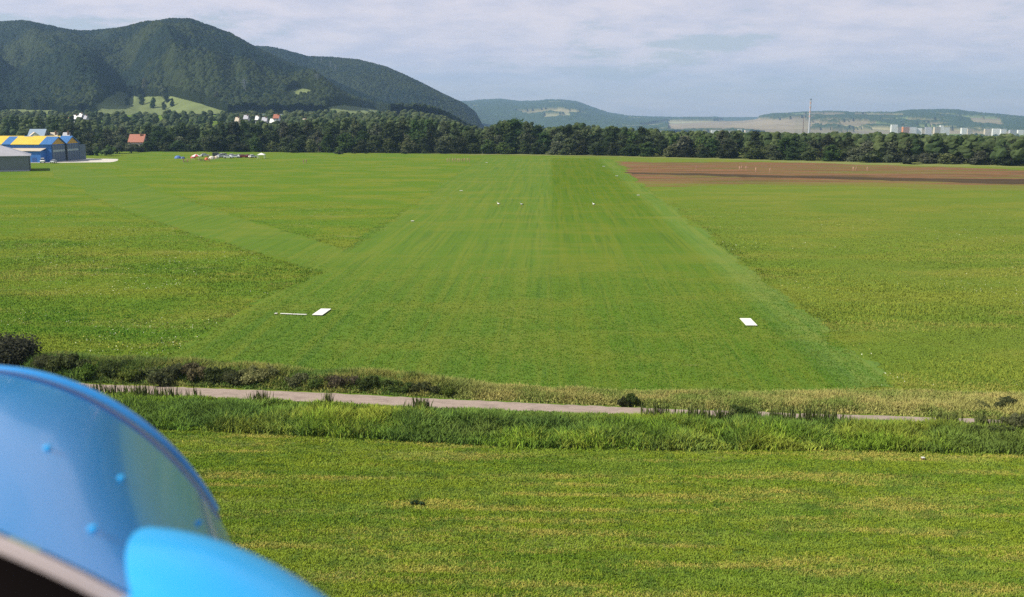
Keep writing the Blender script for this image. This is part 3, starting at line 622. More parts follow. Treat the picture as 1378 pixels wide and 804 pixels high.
tufts('rough_grass', np.stack([X, Y, 0*X], 1), .035*ed+(.05+.30*fbm(X*.06, Y*.06, 87)**1.5)*(.7+.6*r.random(n))*(1-.92*ss(Y, 150, 325)), .085*(Y/120)**.6, c*np.array([1.27, 1.25, .95]), 3, 10, 1.3, spread=.3)
# runway sward
r = np.random.default_rng(19); Y = 92*(210/92)**(r.random(110000)); X = r.uniform(-.42, .36, len(Y))*Y; k = inpoly(X, Y, RWP) | inpoly(X, Y, TRP); X, Y = X[k], Y[k]; n = len(X)
c = colmix(n, X, Y, [((.078, .160, .022),), ((.15, .19, .035), .6, .012, 91, .42, .6, .8), ((.045, .115, .02), .9, .03, 97, .5, .66, .7), ((.05, .125, .02), .2, .5, 93, .5, .68, .5), ((.17, .18, .05), .15, .3, 95, .6, .72, .5)], r)
tufts('short_grass', np.stack([X, Y, 0*X+.02], 1), (.05+.04*r.random(n))*(1-.95*ss(Y, 120, 208)), .09*(Y/110)**.5, c*np.array([.88, .94, .5]), 3, 20, 1.6, spread=.22)
# white and yellow flower heads in the rough meadow
r = np.random.default_rng(29); Y = 95*(300/95)**r.random(15000); X = r.uniform(-.62, .60, len(Y))*Y; k = ~inpoly(X, Y, RWP) & ~inpoly(X, Y, TRP) & (fbm(X*.045, Y*.045, 99) > .53) & (Y > vergeN(X)+1); X, Y = X[k], Y[k]; n = len(X)
P = np.stack([X, Y, .28+.1*r.random(n)], 1); v, q = leaf_quads(P, .10+.05*r.random(n), r, 2.0)
c = np.where(r.random((n, 1)) < .7, np.array([[.55, .55, .42]]), np.array([[.5, .45, .10]])); tag(link('meadow_flowers', big_mesh('meadow_flowers', v, q, np.repeat(c, 4, 0)), None, grass_m), kind='stuff')

# hedge shrubs between road and airfield
HB_ = [bush_mesh(201+k, c[0], c[1], 22, .19, 1.6, 1.25, 3000, .62) for k, c in enumerate([((.05, .085, .02), (.12, .16, .035)), ((.06, .085, .02), (.15, .17, .04)), ((.036, .056, .018), (.095, .115, .032)), ((.07, .07, .03), (.17, .15, .06))])]
def hshrub(px, py, k, sx, sz, lb, grp=None):
    x, y, z = G(px, py); o = link('shrub', HB_[k]); o.location = (x, y, -.1); o.scale = (sx*.92, sx*.7, sz*(.95 if px < 330 else 1.1)); o.rotation_euler = (0, 0, random.random()*6.28); tag(o, lb, 'shrub', grp)
hd = [(62, 500, 2, 1.1, 1.3, 'dark shrub with white blossom just above the aircraft cowling'), (92, 503, 2, 1.2, 1.5, 'dark twiggy shrub second along the hedge'), (120, 508, 0, 1.1, 1.2, 'green hedge shrub where the road comes into view'), (150, 508, 2, 1.1, 1.25, 'dark hedge shrub behind the start of the road'),
      (178, 511, 1, 1.0, 1.0, 'yellow green hedge shrub behind the road'), (205, 512, 0, 1.1, 1.1, 'mid green hedge shrub next to the yellow green one'), (232, 513, 2, 1.2, 1.2, 'dark hedge shrub before the brown topped one'), (262, 514, 3, 1.1, 1.3, 'brown topped hedge shrub'),
      (288, 515, 0, 1.2, 1.2, 'dense green shrub in the thickest stretch of hedge'), (315, 517, 2, 1.0, 1.0, 'dark shrub near the thick hedge end'), (345, 516, 1, 1.1, 1.15, 'light green shrub with pale flower heads in the hedge'), (405, 520, 2, .95, .8, 'low dark shrub behind the road after the hedge gap'),
      (440, 521, 0, .95, .85, 'low green shrub behind the road after the dark one'), (468, 523, 3, .9, .9, 'brownish low shrub behind the road'), (500, 525, 2, .9, .85, 'dark low shrub nearer the middle of the road'), (535, 527, 0, .95, .75, 'green low shrub near the hedge end'),
      (570, 529, 2, .8, .7, 'small dark shrub at the hedge end'), (600, 531, 1, .7, .55, 'last small green shrub of the hedge'), (850, 546, 2, .5, .75, 'small dark bush by itself beyond the road'), (838, 546, 0, .4, .6, 'tiny bush beside the small dark bush beyond the road'),
      (1000, 566, 2, .7, .85, 'dark bush on the near side of the road'), (985, 568, 0, .6, .7, 'green bush next to the dark bush on the near roadside'), (1355, 548, 2, .8, .6, 'dark low shrub in the dry verge at the end of the road'), (1320, 549, 0, .6, .45, 'green low shrub in the dry verge'),
      (1340, 590, 2, .9, .75, 'dark shrub in the tall grass below the end of the road'), (1300, 588, 0, .8, .65, 'green shrub in the tall grass below the end of the road'), (1372, 580, 2, 1.0, .9, 'darkest shrub where the tall grass leaves the picture')]
for d in hd: hshrub(*d)
o = link('bush', bush_mesh(301, (.028, .036, .02), (.075, .08, .045), 16, .17, 1.9, 1.9, 2600)); x, y, z = G(8, 492); o.location = (x, y, -.1); o.scale = (1.45, 1.3, 1.25); tag(o, 'large dark bush rising just above the aircraft cowling', 'bush')
o = link('thistle', bush_mesh(305, (.02, .05, .02), (.05, .09, .03), 5, .12, .35, .35, 900)); x, y, z = G(561, 680); o.location = (x, y, 0); tag(o, 'single dark weed tuft in the mown hay meadow', 'weed')

# ------------------------------------------------------------------ solid modelling helper
class MB:
    def __init__(s): s.bm = bmesh.new()
    def box(s, x0, x1, y0, y1, z0, z1, mi=0):
        v = [s.bm.verts.new(p) for p in [(x0, y0, z0), (x1, y0, z0), (x1, y1, z0), (x0, y1, z0), (x0, y0, z1), (x1, y0, z1), (x1, y1, z1), (x0, y1, z1)]]
        for f in ((3, 2, 1, 0), (4, 5, 6, 7), (0, 1, 5, 4), (1, 2, 6, 5), (2, 3, 7, 6), (3, 0, 4, 7)): s.bm.faces.new([v[k] for k in f]).material_index = mi
        return s
    def poly(s, pts, mi=0): s.bm.faces.new([s.bm.verts.new(p) for p in pts]).material_index = mi; return s
    def slab(s, pts, t):                    # polygon thickened downwards along z
        a = [s.bm.verts.new(p) for p in pts]; b = [s.bm.verts.new((p[0], p[1], p[2]-t)) for p in pts]; n = len(pts)
        s.bm.faces.new(a); s.bm.faces.new(b[::-1])
        for i in range(n): s.bm.faces.new([a[(i+1) % n], a[i], b[i], b[(i+1) % n]])
        return s
    def prism(s, prof, x0, x1):             # profile in (y,z) extruded along x
        a = [s.bm.verts.new((x0, y, z)) for y, z in prof]; b = [s.bm.verts.new((x1, y, z)) for y, z in prof]; n = len(prof)
        s.bm.faces.new(a); s.bm.faces.new(b[::-1])
        for i in range(n): s.bm.faces.new([a[(i+1) % n], a[i], b[i], b[(i+1) % n]])
        return s
    def bar(s, p, q, r, n=6):
        p, q = Vector(p), Vector(q); d = (q-p); M = d.to_track_quat('Z', 'Y').to_matrix().to_4x4(); M.translation = (p+q)/2
        bmesh.ops.create_cone(s.bm, cap_ends=True, segments=n, radius1=r, radius2=r, depth=d.length, matrix=M); return s
    def lathe(s, prof, n=16, c=(0, 0)):     # (r,z)
        rings = [[s.bm.verts.new((c[0]+r*math.cos(6.28318*k/n), c[1]+r*math.sin(6.28318*k/n), z)) for k in range(n)] for r, z in prof]
        for a, b in zip(rings, rings[1:]):
            for k in range(n): s.bm.faces.new([a[k], a[(k+1) % n], b[(k+1) % n], b[k]])
        s.bm.faces.new(rings[-1]); s.bm.faces.new(rings[0][::-1]); return s
    def wheel(s, x, y, z, r, w_, n=16):
        M = Matrix.Translation((x, y, z)) @ Matrix.Rotation(math.pi/2, 4, 'X'); bmesh.ops.create_cone(s.bm, cap_ends=True, segments=n, radius1=r, radius2=r, depth=w_, matrix=M); return s
    def build(s, name, mats, parent=None, bevel=0, smooth=False):
        if bevel: bmesh.ops.bevel(s.bm, geom=s.bm.edges[:], offset=bevel, segments=1, affect='EDGES')
        bmesh.ops.recalc_face_normals(s.bm, faces=s.bm.faces[:])
        me = bpy.data.meshes.new(name); s.bm.to_mesh(me); s.bm.free()
        if smooth: me.polygons.foreach_set('use_smooth', [True]*len(me.polygons))
        for m in (mats if isinstance(mats, (list, tuple)) else [mats]): me.materials.append(m)
        return link(name, me, parent)
M = {}
for nm, c, kw in [('blue_sheet', (.035, .16, .48), {}), ('deep_blue', (.03, .09, .28), {}), ('yellow_sheet', (.72, .50, .06), {}), ('yellow_board', (.55, .33, .05), {}), ('door_grey', (.11, .15, .20), {}), ('pale_grey', (.42, .42, .46), {}),
                  ('wall_grey', (.16, .18, .20), {}), ('cream', (.55, .47, .36), {}), ('white', (.78, .78, .76), {}), ('faded_red', (.5, .32, .26), {}), ('black', (.015, .015, .018), {}), ('red_tile', (.36, .13, .08), {}), ('silver', (.60, .62, .66), dict(rough=.3)),
                  ('car_red', (.35, .03, .03), dict(rough=.3)), ('car_blue', (.04, .12, .35), dict(rough=.3)), ('car_dark', (.05, .055, .07), dict(rough=.3)), ('glass', (.03, .04, .05), dict(rough=.08, spec=.8)), ('tyre', (.02, .02, .02), {}),
                  ('band', (.38, .45, .47), dict(rough=.2)), ('brown', (.18, .10, .06), {}), ('orange', (.6, .22, .05), {}), ('skin', (.42, .25, .17), {}), ('navy', (.03, .04, .09), {}), ('khaki', (.22, .17, .10), {}), ('hair', (.05, .03, .02), {}),
                  ('cloth_red', (.5, .05, .06), {}), ('cloth_white', (.8, .79, .76), {}), ('cloth_blue', (.08, .16, .42), {}), ('cloth_green', (.08, .16, .08), {}), ('roof_blue', (.25, .33, .42), {}), ('marker_white', (.80, .79, .72), {})]:
    M[nm] = simple(nm, c, kw.get('rough', .6), kw.get('metal', 0), kw.get('spec', .4), .1, .6)
def corrugated(name, c, scale):
    m, N, L, p = newmat(name); setp(p, .45, 0, .4); geo = N.new('ShaderNodeTexCoord'); wv = N.new('ShaderNodeTexWave'); wv.inputs['Scale'].default_value = scale; wv.inputs['Distortion'].default_value = .2
    L.new(geo.outputs['Object'], wv.inputs[0]); b = N.new('ShaderNodeBump'); b.inputs['Strength'].default_value = .5; b.inputs['Distance'].default_value = .08; L.new(wv.outputs[1], b.inputs['Height']); L.new(b.outputs[0], p.inputs['Normal'])
    n = N.new('ShaderNodeTexNoise'); n.inputs['Scale'].default_value = .25; n.inputs['Detail'].default_value = 7; L.new(geo.outputs['Object'], n.inputs[0]); mx = N.new('ShaderNodeMix'); mx.data_type = 'RGBA'; L.new(n.outputs[0], mx.inputs[0])
    mx.inputs[6].default_value = (*[v*.8 for v in c], 1); mx.inputs[7].default_value = (*[v*1.15 for v in c], 1); L.new(mx.outputs[2], p.inputs['Base Color']); return m
roof_y = corrugated('yellow_roof_sheet', (.74, .52, .06), 1.5); roof_b = corrugated('blue_roof_sheet', (.05, .17, .42), 1.5); roof_g = corrugated('grey_roof_sheet', (.42, .41, .44), 1.2); wall_g = corrugated('grey_wall_sheet', (.17, .19, .21), 1.5)

# twin gabled hangar
def hangar():
    t = empty('hangar', (-273, 564, 0), 0, 'large twin gabled hangar with yellow and blue roof and grey doors', 'hangar')
    Lx, D, E, Rz = -75, 17.0, 9.6, 13.4
    b = MB()
    b.prism([(0, 0), (2*D, 0), (2*D, E), (1.5*D, Rz-.3), (D, E), (D*.5, Rz-.3), (0, E)], Lx, 0); b.build('wall', M['blue_sheet'], t)
    for g in range(2):
        y0 = g*D
        for k, (xa, xb, mt) in enumerate([(Lx-1, -52, roof_y), (-52, -47, roof_b), (-47, -27, roof_y), (-27, -22, roof_b), (-22, -6, roof_y), (-6, .9, roof_b)]):
            q = MB(); a = -.8 if g == 0 else .02; c = D+.8 if g == 1 else D-.02
            q.prism([(y0+a, E-.18), (y0+D*.5, Rz), (y0+c, E-.18), (y0+c, E+.05), (y0+D*.5, Rz+.3), (y0+a, E+.05)], xa, xb-.01); q.build('roof_panel', mt, t)
        q = MB(); q.prism([(y0+.6, E-.1), (y0+D-.6, E-.1), (y0+D*.5, Rz-.45)], .02, .14); q.build('gable_board', M['yellow_board'], t)
        d = MB(); d.box(.05, .30, y0+.8, y0+D-.8, 0.05, E-.6); dd = d.build('hangar_door', M['door_grey'], t)
        for s in range(5): q = MB(); q.box(.30, .36, y0+.8+s*3.1, y0+.95+s*3.1, .05, E-.7); q.build('door_rib', M['deep_blue'], dd)
        q = MB(); q.box(.31, .37, y0+1.6, y0+D-1.6, 5.4, 6.5); q.build('window_band', M['band'], dd)
    q = MB(); q.box(.03, .9, D-.7, D+.5, 0, E-.1); q.build('post', M['black'], t)
    q = MB(); q.box(-.1, .3, 2*D+.02, 2*D+8, .05, 8.6); q.build('door_rail_wall', M['door_grey'], t)
    an = MB(); an.box(-26, -3, -6, -.02, 0, 6.2); an.build('annex', M['blue_sheet'], t)
    q = MB(); q.slab([(-26.5, -6.6, 6.3), (-2.6, -6.6, 6.3), (-2.6, -.05, 7.6), (-26.5, -.05, 7.6)], .22); q.build('annex_roof', M['cream'], t)
    q = MB(); q.box(-8, -5.4, -6.08, -6.02, 0, 2.6); q.build('annex_door', M['deep_blue'], t)
    for s in range(3): q = MB(); q.box(-23+s*4.5, -20.5+s*4.5, -6.08, -6.02, 1.6, 3.2); q.build('window', M['glass'], t)
hangar()
def barn():
    x, y, _ = G(41, 230.5); t = empty('barn', (x, y, 0), R(26), 'long grey metal shed with a pale hipped roof in front of the hangar', 'shed')
    W, D, E, Rz = 44, 26, 7.0, 12.6
    q = MB(); q.box(-W, 0, 0, D, 0, E); q.build('wall', wall_g, t)
    q = MB(); o = .6; c = [(-W-o, -o), (o, -o), (o, D+o), (-W-o, D+o)]; v = [q.bm.verts.new((a, b, E+.02)) for a, b in c]; r1 = q.bm.verts.new((-15, D/2, Rz)); r0 = q.bm.verts.new((-W+15, D/2, Rz)); vb = [q.bm.verts.new((a, b, E-.25)) for a, b in c]
    for f in ([v[0], v[1], r1, r0], [v[1], v[2], r1], [v[2], v[3], r0, r1], [v[3], v[0], r0], vb[::-1]): q.bm.faces.new(f)
    for i in range(4): q.bm.faces.new([v[i], vb[i], vb[(i+1) % 4], v[(i+1) % 4]])
    q.build('roof', roof_g, t)
    q = MB(); q.box(-.25, .12, -.12, .2, 0, E-.3); q.build('downpipe', M['car_dark'], t)
    q = MB(); q.box(-W, -.3, -.06, -.01, 0, .5); q.build('plinth', M['pale_grey'], t)
barn()
def house(px, Y, pyt, wpx, dep, roofm, wallm, label, name='house', rz=0, ratio=.45, chimney=True, z0=None, cat='house'):
    x, y, zt = AT(px, pyt, Y); W = wpx/F*Y; z = Tz(x, y) if z0 is None else z0; Ht = zt-z; E = Ht*(1-ratio) if Ht < 16 else Ht-5
    t = empty(name, (x, y, z), rz, label, cat); q = MB(); q.box(-W/2, W/2, 0, dep, -.5, E); q.build('wall', wallm, t)
    q = MB(); q.slab([(-W/2-.5, -.5, E-.1), (W/2+.5, -.5, E-.1), (W/2+.5, dep/2, Ht), (-W/2-.5, dep/2, Ht)], .25); q.slab([(-W/2-.5, dep/2+.01, Ht), (W/2+.5, dep/2+.01, Ht), (W/2+.5, dep+.5, E-.1), (-W/2-.5, dep+.5, E-.1)], .25); rf = q.build('roof', roofm, t)
    q = MB()
    for sx in (-1, 1): q.poly([(sx*(W/2-.05), 0, E), (sx*(W/2-.05), dep, E), (sx*(W/2-.05), dep/2, Ht-.15)])
    q.build('gable', wallm, t)
    if chimney: q = MB(); q.box(W*.2, W*.2+.9, dep*.35, dep*.35+.9, E, Ht+1); q.build('chimney', M['brown'], rf)
    n = max(2, int(W/3.5))
    for k in range(n):
        q = MB(); xx = -W/2+W*(k+.5)/n; q.box(xx-.55, xx+.55, -.06, -.01, E*.55, E*.55+1.3); q.build('window', M['glass'], t)
    return t
house(182, 738, 181, 20, 9, M['red_tile'], M['cream'], 'house with a bright red tiled roof among the trees', z0=0)
house(27, 640, 178, 22, 16, M['cream'], M['white'], 'white gabled building with a beige roof behind the hangar', 'building', R(-60), z0=0, chimney=False, cat='building')
house(47, 655, 174, 20, 12, M['roof_blue'], M['wall_grey'], 'building with a blue grey roof rising behind the hangar', 'building', R(8), z0=0, chimney=False, cat='building')
house(69, 660, 178.5, 9, 8, M['cream'], M['brown'], 'small brown house with a pale roof behind the hangar', z0=0)
house(86, 665, 178.5, 8, 8, M['pale_grey'], M['brown'], 'small house with light grey roof at the hangar gable', z0=0)
for px, py, wv, mt, lb in [(99, 155, 8, 'white', 'white house in the trees above the hangar roof'), (107, 152.5, 4, 'white', 'small white house with its gable over the trees above the hangar'), (113, 155, 5, 'pale_grey', 'grey roofed house next to the white one above the hangar'),
        (330, 155, 6, 'pale_grey', 'grey roofed house below the wooded hill'), (371, 154, 8, 'red_tile', 'white house with a reddish roof above the parked cars'), (409, 160, 5, 'cream', 'small pale house beyond the white gazebo'), (90, 158, 5, 'red_tile', 'tiny red roofed house by the white one above the hangar'), (365, 160, 5, 'white', 'white gable low between two houses above the parked cars'), (345, 156, 4, 'white', 'tiny white house among trees above the silver cars'), (318, 158, 5, 'cream', 'cream house below the wooded hill beside the grey roofed one'), (355, 158, 7, 'pale_grey', 'low grey house among trees above the silver cars')]:
    x, y, z = AT(px, py, 1080); house(px, 1080, py, wv*.85, 8, M[mt], M['pale_grey' if lb.startswith('grey') or lb.startswith('low') else 'cream' if lb.startswith('cream') or 'pale' in lb else 'white'], lb, ratio=.5, z0=z-8)

# tall chimney and far apartment blocks
def stack():
    x, y, zt = AT(1091, 133.5, 4000); z0 = Tz(x, y)-2; t = empty('chimney_tower', (x, y, z0), 0, 'tall slender chimney banded in red and white on the horizon', 'chimney'); H = zt-z0
    q = MB(); q.lathe([(4.2, 0), (3.4, H*.5), (2.7, H)]); q.build('shaft', M['pale_grey'], t)
    for k in range(4): q = MB(); f = .55+.11*k; q.lathe([(3.5-.85*(f-.5)*1.6, H*f), (3.42-.85*(f-.5)*1.6, H*(f+.05))]); q.build('band', M['faded_red'], t)
    q = MB(); q.lathe([(3.2, H-4), (3.5, H-1), (3.5, H+1)]); q.build('platform', M['wall_grey'], t)
    x, y, zt = AT(1081.5, 158, 3900); z0 = Tz(x, y); t = empty('lattice_mast', (x, y, z0), 0, 'thin faint red mast standing beside the tall chimney', 'mast'); H = zt-z0; q = MB()
    for a, b in ((-1, -1), (1, -1), (1, 1), (-1, 1)): q.bar((a*1.6, b*1.6, 0), (a*.4, b*.4, H), .3)
    for k in range(12):
        w0 = 1.6-1.2*k/12; z = H*k/12; w1 = 1.6-1.2*(k+1)/12
        for s in (-1, 1): q.bar((-w0*s, -w0, z), (w1*s, -w1, z+H/12), .2); q.bar((-w0*s, w0, z), (w1*s, w1, z+H/12), .2)
    q.build('lattice', M['brown'], t)
stack()
def block(px, pyt, wpx, Y, mt, lb, grp=None):
    x, y, zt = AT(px, pyt, Y); z0 = Tz(x, y)-4; W = wpx/F*Y; H = zt-z0; t = empty('apartment_building', (x, y, z0), R(random.uniform(-12, 12)), lb, 'apartment block', grp)
    q = MB(); q.box(-W/2, W/2, 0, 14, 0, H); q.build('wall', M[mt], t)
    q = MB(); q.box(-W/2-.3, W/2+.3, -.3, 14.3, H+.01, H+.8); q.build('roof', M['pale_grey'], t)
    nf = int(H/3)
    for f in range(max(0, nf-12), nf): q = MB(); q.box(-W/2+1.2, W/2-1.2, -.12, -.02, f*3+1.2, f*3+2.1); q.build('window_band', M['pale_grey'], t)
Yc = 4700
for a in [(1204, 168, 8, 'white', 'white apartment block tallest of the first group by the chimney'), (1212, 171.5, 8, 'cream', 'cream block stepping down in the first white group'), (1220, 171, 9, 'orange', 'orange tinted block in the middle of the first group'), (1229, 171.5, 9, 'white', 'white block after the orange tinted one'),
          (1237, 173, 7, 'white', 'lowest white block ending the first group'), (1250, 171.5, 8, 'pale_grey', 'greyish block starting the second group'), (1262, 171.5, 8, 'cream', 'cream block in the second group'), (1268, 169, 4, 'white', 'slim white tower of the second group'),
          (1274, 171.5, 8, 'white', 'white block ending the second group'), (1298, 172.5, 7, 'white', 'white block alone after the second group'), (1306, 173.5, 7, 'cream', 'cream block beside the lone white block'), (1330, 174, 8, 'cream', 'cream block starting the last low group'),
          (1341, 173.5, 9, 'white', 'white block in the last low group'), (1351, 174.2, 7, 'white', 'low white block after the middle of the last group'), (1364, 175.5, 9, 'pale_grey', 'greyish low block near the picture edge'), (1374, 175.2, 7, 'white', 'final white block at the picture edge'),
          (962, 175.5, 9, 'white', 'low white building above the wood beyond the brown field walkers'), (971, 176, 6, 'cream', 'low cream building touching the low white one above the wood'), (996, 174.5, 5, 'white', 'small white building above the wood near the tan slope'), (1006, 175.5, 6, 'cream', 'small cream building above the wood near the tan slope')]:
    block(*a[:3], Yc+random.uniform(-150, 250), a[3], a[4])
# pylons
def pylon(x, y, z, H, lb):
    t = empty('pylon', (x, y, z), 0, lb, 'pylon', None); q = MB(); b = H*.1
    for a, c in ((-1, -1), (1, -1), (1, 1), (-1, 1)): q.bar((a*b, c*b, -4), (a*.5, c*.5, H), .16)
    for k in range(8):
        w0 = b+(.5-b)*k/8; w1 = b+(.5-b)*(k+1)/8
        for s in (-1, 1): q.bar((-w0*s, -w0, H*k/8), (w1*s, -w1, H*(k+1)/8), .2)
    q.build('tower', M['wall_grey'], t)
    for h, wd in ((.72, 5), (.85, 6.5), (.96, 4.5)): q = MB(); q.bar((-wd, 0, H*h), (wd, 0, H*h), .3); q.bar((-wd, 0, H*h), (0, 0, H*h+1.8), .15); q.bar((wd, 0, H*h), (0, 0, H*h+1.8), .15); q.build('cross_arm', M['wall_grey'], t)
for px, py, hf, y0, y1, pt, lb in [(330, 135, HA.h, 1760, 3600, 112, 'pale pylon on the dark wooded slope above the hill pasture'), (427, 117, HA.h, 1900, 3600, 105, 'pylon low on the near spur above the small clearing'), (433, 92, HB.h, 2950, 4300, 79, 'first pylon high on the rear wooded hill'), (445, 98, HB.h, 2950, 4300, 85, 'second pylon on the rear wooded hill'), (452, 103, HB.h, 2950, 4300, 91, 'lowest pylon on the rear wooded hill')]:
    x, y, z = hit(px, py, hf, y0, y1); pylon(x, y, z, max(24, (py-pt)/F*y+5), lb)

# ------------------------------------------------------------------ cars, tents, people, storks
def car(loc, rz, paint, lb, grp=None, van=False):
    t = empty('parked_car', loc, rz, lb, 'car', grp); q = MB()
    side = [(-2.1, .35), (2.1, .35), (2.15, .75), (1.9, .92), (1.0, 1.0), (-1.9, 1.02), (-2.15, .8)] if not van else [(-2.3, .35), (2.2, .35), (2.3, .9), (1.5, 1.15), (-2.35, 1.2)]
    a = [q.bm.verts.new((x, -.85, z)) for x, z in side]; b = [q.bm.verts.new((x, .85, z)) for x, z in side]; n = len(side); q.bm.faces.new(a); q.bm.faces.new(b[::-1])
    for i in range(n): q.bm.faces.new([a[(i+1) % n], a[i], b[i], b[(i+1) % n]])
    q.build('body', paint, t, .06)
    cab = [(-1.75, 1.0), (1.0, .98), (.35, 1.42), (-1.25, 1.45)] if not van else [(-2.3, 1.18), (1.45, 1.14), (.9, 1.85), (-2.25, 1.9)]
    q = MB(); a = [q.bm.verts.new((x, -.76+(.12 if z > 1.1 else 0), z)) for x, z in cab]; b = [q.bm.verts.new((x, .76-(.12 if z > 1.1 else 0), z)) for x, z in cab]; n = 4; q.bm.faces.new(a); q.bm.faces.new(b[::-1])
    for i in range(n): q.bm.faces.new([a[(i+1) % n], a[i], b[i], b[(i+1) % n]])
    q.build('windows', M['glass'], t, .02)
    q = MB(); x0, x1 = (cab[3][0]-.05, cab[2][0]+.05); q.box(x0, x1, -.66, .66, cab[2][1]+.01, cab[2][1]+.09); q.build('roof', paint, t, .03)
    for x in (-1.35, 1.35):
        for y in (-.8, .8): q = MB(); q.wheel(x, y, .33, .33, .2); q.build('wheel', M['tyre'], t)
    for y in (-.6, .6): q = MB(); q.box(2.1, 2.2, y-.16, y+.16, .62, .78); q.build('headlight', M['band'], t)
    t.scale = (1.2, 1.2, 1.3)
    return t
def cg(px, py): x, y, z = G(px, py); return (x, y, 0.05)
x, y, z = cg(57.5, 219.6); car((x, y, .04), R(-70), M['white'], 'white van parked at the blue annex wall of the hangar', van=True)
x, y, z = cg(72, 220); car((x, y, .04), R(-80), M['silver'], 'silver car parked beside the black hangar post')
camp = [(292, 211, 'car_dark', 'dark car behind the brown camp tables', 20), (296, 212.5, 'silver', 'silver grey car first in the camp row', 75), (302, 212, 'white', 'white car with its nose to the runway', 60), (307, 213.5, 'white', 'white car parked nearest the runway in the row', 10),
        (312, 211.8, 'silver', 'silver car between the white cars', 80), (317, 212.8, 'silver', 'silver car parked sideways mid row', 5), (322, 212.2, 'white', 'white car just before the red cars', 85), (328, 212.6, 'car_red', 'dark red car first of the two red ones', 15), (334, 212.4, 'car_red', 'red car second of the two red ones', 70), (340, 212.8, 'white', 'white car at the end of the row facing the gazebo', 60), (276, 211, 'silver', 'silver car behind the camp tables')]
for a in camp: car(cg(a[0], a[1]), R(a[4] if len(a) > 4 else 30), M[a[2]], a[3], 'cars parked at the camp', van=a[0] in (302, 292))
def dome_tent(px, py, Rr, H, mats, lb):
    x, y, z = cg(px, py); t = empty('dome_tent', (x, y, 0), 0, lb, 'tent'); n = 12
    for part in range(2):
        q = MB(); 
        for k in range(n):
            if k % 2 != part: continue
            a0, a1 = 6.2832*k/n, 6.2832*(k+1)/n; prev = None
            for j in range(6):
                f = j/5*math.pi/2; r_ = Rr*math.cos(f); zz = H*math.sin(f); cur = [(r_*math.cos(a0), r_*math.sin(a0)*.8, zz), (r_*math.cos(a1), r_*math.sin(a1)*.8, zz)]
                if prev: q.poly([prev[0], prev[1], cur[1], cur[0]] if j < 5 else [prev[0], prev[1], (0, 0, H)])
                prev = cur
        q.build('tent_panel', mats[part], t)
dome_tent(239.5, 213.5, 2.2, 1.7, (M['cloth_blue'], M['cloth_blue']), 'blue dome tent at the start of the camp row')
dome_tent(260, 213, 1.7, 1.4, (M['cloth_red'], M['cloth_red']), 'red dome tent behind the round red and white canopy')
dome_tent(285, 214.3, 1.9, 1.8, (M['cream'], M['cloth_white']), 'cream and white dome tent between the tables and cars')
dome_tent(291, 213.6, 1.6, 1.6, (M['cream'], M['cream']), 'beige dome tent next to the first silver car')
dome_tent(278, 215.2, 1.3, 1.3, (M['orange'], M['cloth_red']), 'little orange and red tent by the camp tables')
dome_tent(246, 213.8, 1.5, 1.2, (M['cloth_blue'], M['navy']), 'small navy and blue tent beside the blue dome tent')
def parasol(px, py, lb):
    x, y, z = cg(px, py); t = empty('canopy_tent', (x, y, 0), 0, lb, 'canopy')
    for part, mt in ((0, 'cloth_red'), (1, 'cloth_white')):
        q = MB()
        for k in range(8):
            if k % 2 != part: continue
            a0, a1 = 6.2832*k/8, 6.2832*(k+1)/8; q.poly([(3*math.cos(a0), 2.4*math.sin(a0), 2.0), (3*math.cos(a1), 2.4*math.sin(a1), 2.0), (0, 0, 3.2)]); q.poly([(3*math.cos(a0), 2.4*math.sin(a0), 1.75), (3*math.cos(a1), 2.4*math.sin(a1), 1.75), (3*math.cos(a1), 2.4*math.sin(a1), 2.0), (3*math.cos(a0), 2.4*math.sin(a0), 2.0)])
        q.build('roof_cloth', M[mt], t)
    for a in (45, 135, 225, 315): q = MB(); q.bar((2.7*math.cos(R(a)), 2.1*math.sin(R(a)), 0), (2.7*math.cos(R(a)), 2.1*math.sin(R(a)), 2.0), .05); q.build('pole', M['white'], t)
parasol(264, 215, 'round red and white canopy over the camp tables')
def gazebo(px, py, lb):
    x, y, z = cg(px, py); t = empty('gazebo', (x, y, 0), R(4), lb, 'gazebo'); w_ = 2.1
    q = MB()
    for i in range(4):
        c = [(-w_, -w_), (w_, -w_), (w_, w_), (-w_, w_)]; a, b = c[i], c[(i+1) % 4]; q.poly([(*a, 2.3), (*b, 2.3), (0, 0, 3.3)]); q.poly([(*a, 2.0), (*b, 2.0), (*b, 2.3), (*a, 2.3)])
    q.build('roof_cloth', M['cloth_white'], t)
    for a in (-1, 1):
        for b in (-1, 1): q = MB(); q.box(a*1.98-.09, a*1.98+.09, b*1.98-.09, b*1.98+.09, 0, 2.0); q.build('leg', M['white'], t)
gazebo(352, 213.5, 'white open gazebo at the end of the row of cars')
def table(px, py, lb, mt='brown'):
    x, y, z = cg(px, py); t = empty('camp_table', (x, y, 0), random.uniform(-.3, .3), lb, 'table'); q = MB(); q.box(-1.3, 1.3, -.45, .45, .68, .76); q.build('tabletop', M[mt], t)
    for a in (-1, 1):
        for b in (-1, 1): q = MB(); q.box(a*1.15-.05, a*1.15+.05, b*.35-.05, b*.35+.05, 0, .68); q.build('leg', M['car_dark'], t)
    for s in (-1, 1): q = MB(); q.box(-1.2, 1.2, s*.95-.16, s*.95+.16, .4, .46); q.box(-1.0, -.9, s*.95-.1, s*.95+.1, 0, .4); q.box(.9, 1.0, s*.95-.1, s*.95+.1, 0, .4); q.build('bench', M[mt], t)
table(273, 217, 'brown bench table in front of the red and white canopy'); table(279, 217.3, 'orange brown bench table second from the canopy', 'orange'); table(250, 218.5, 'brown bench table out in front of the blue tent')
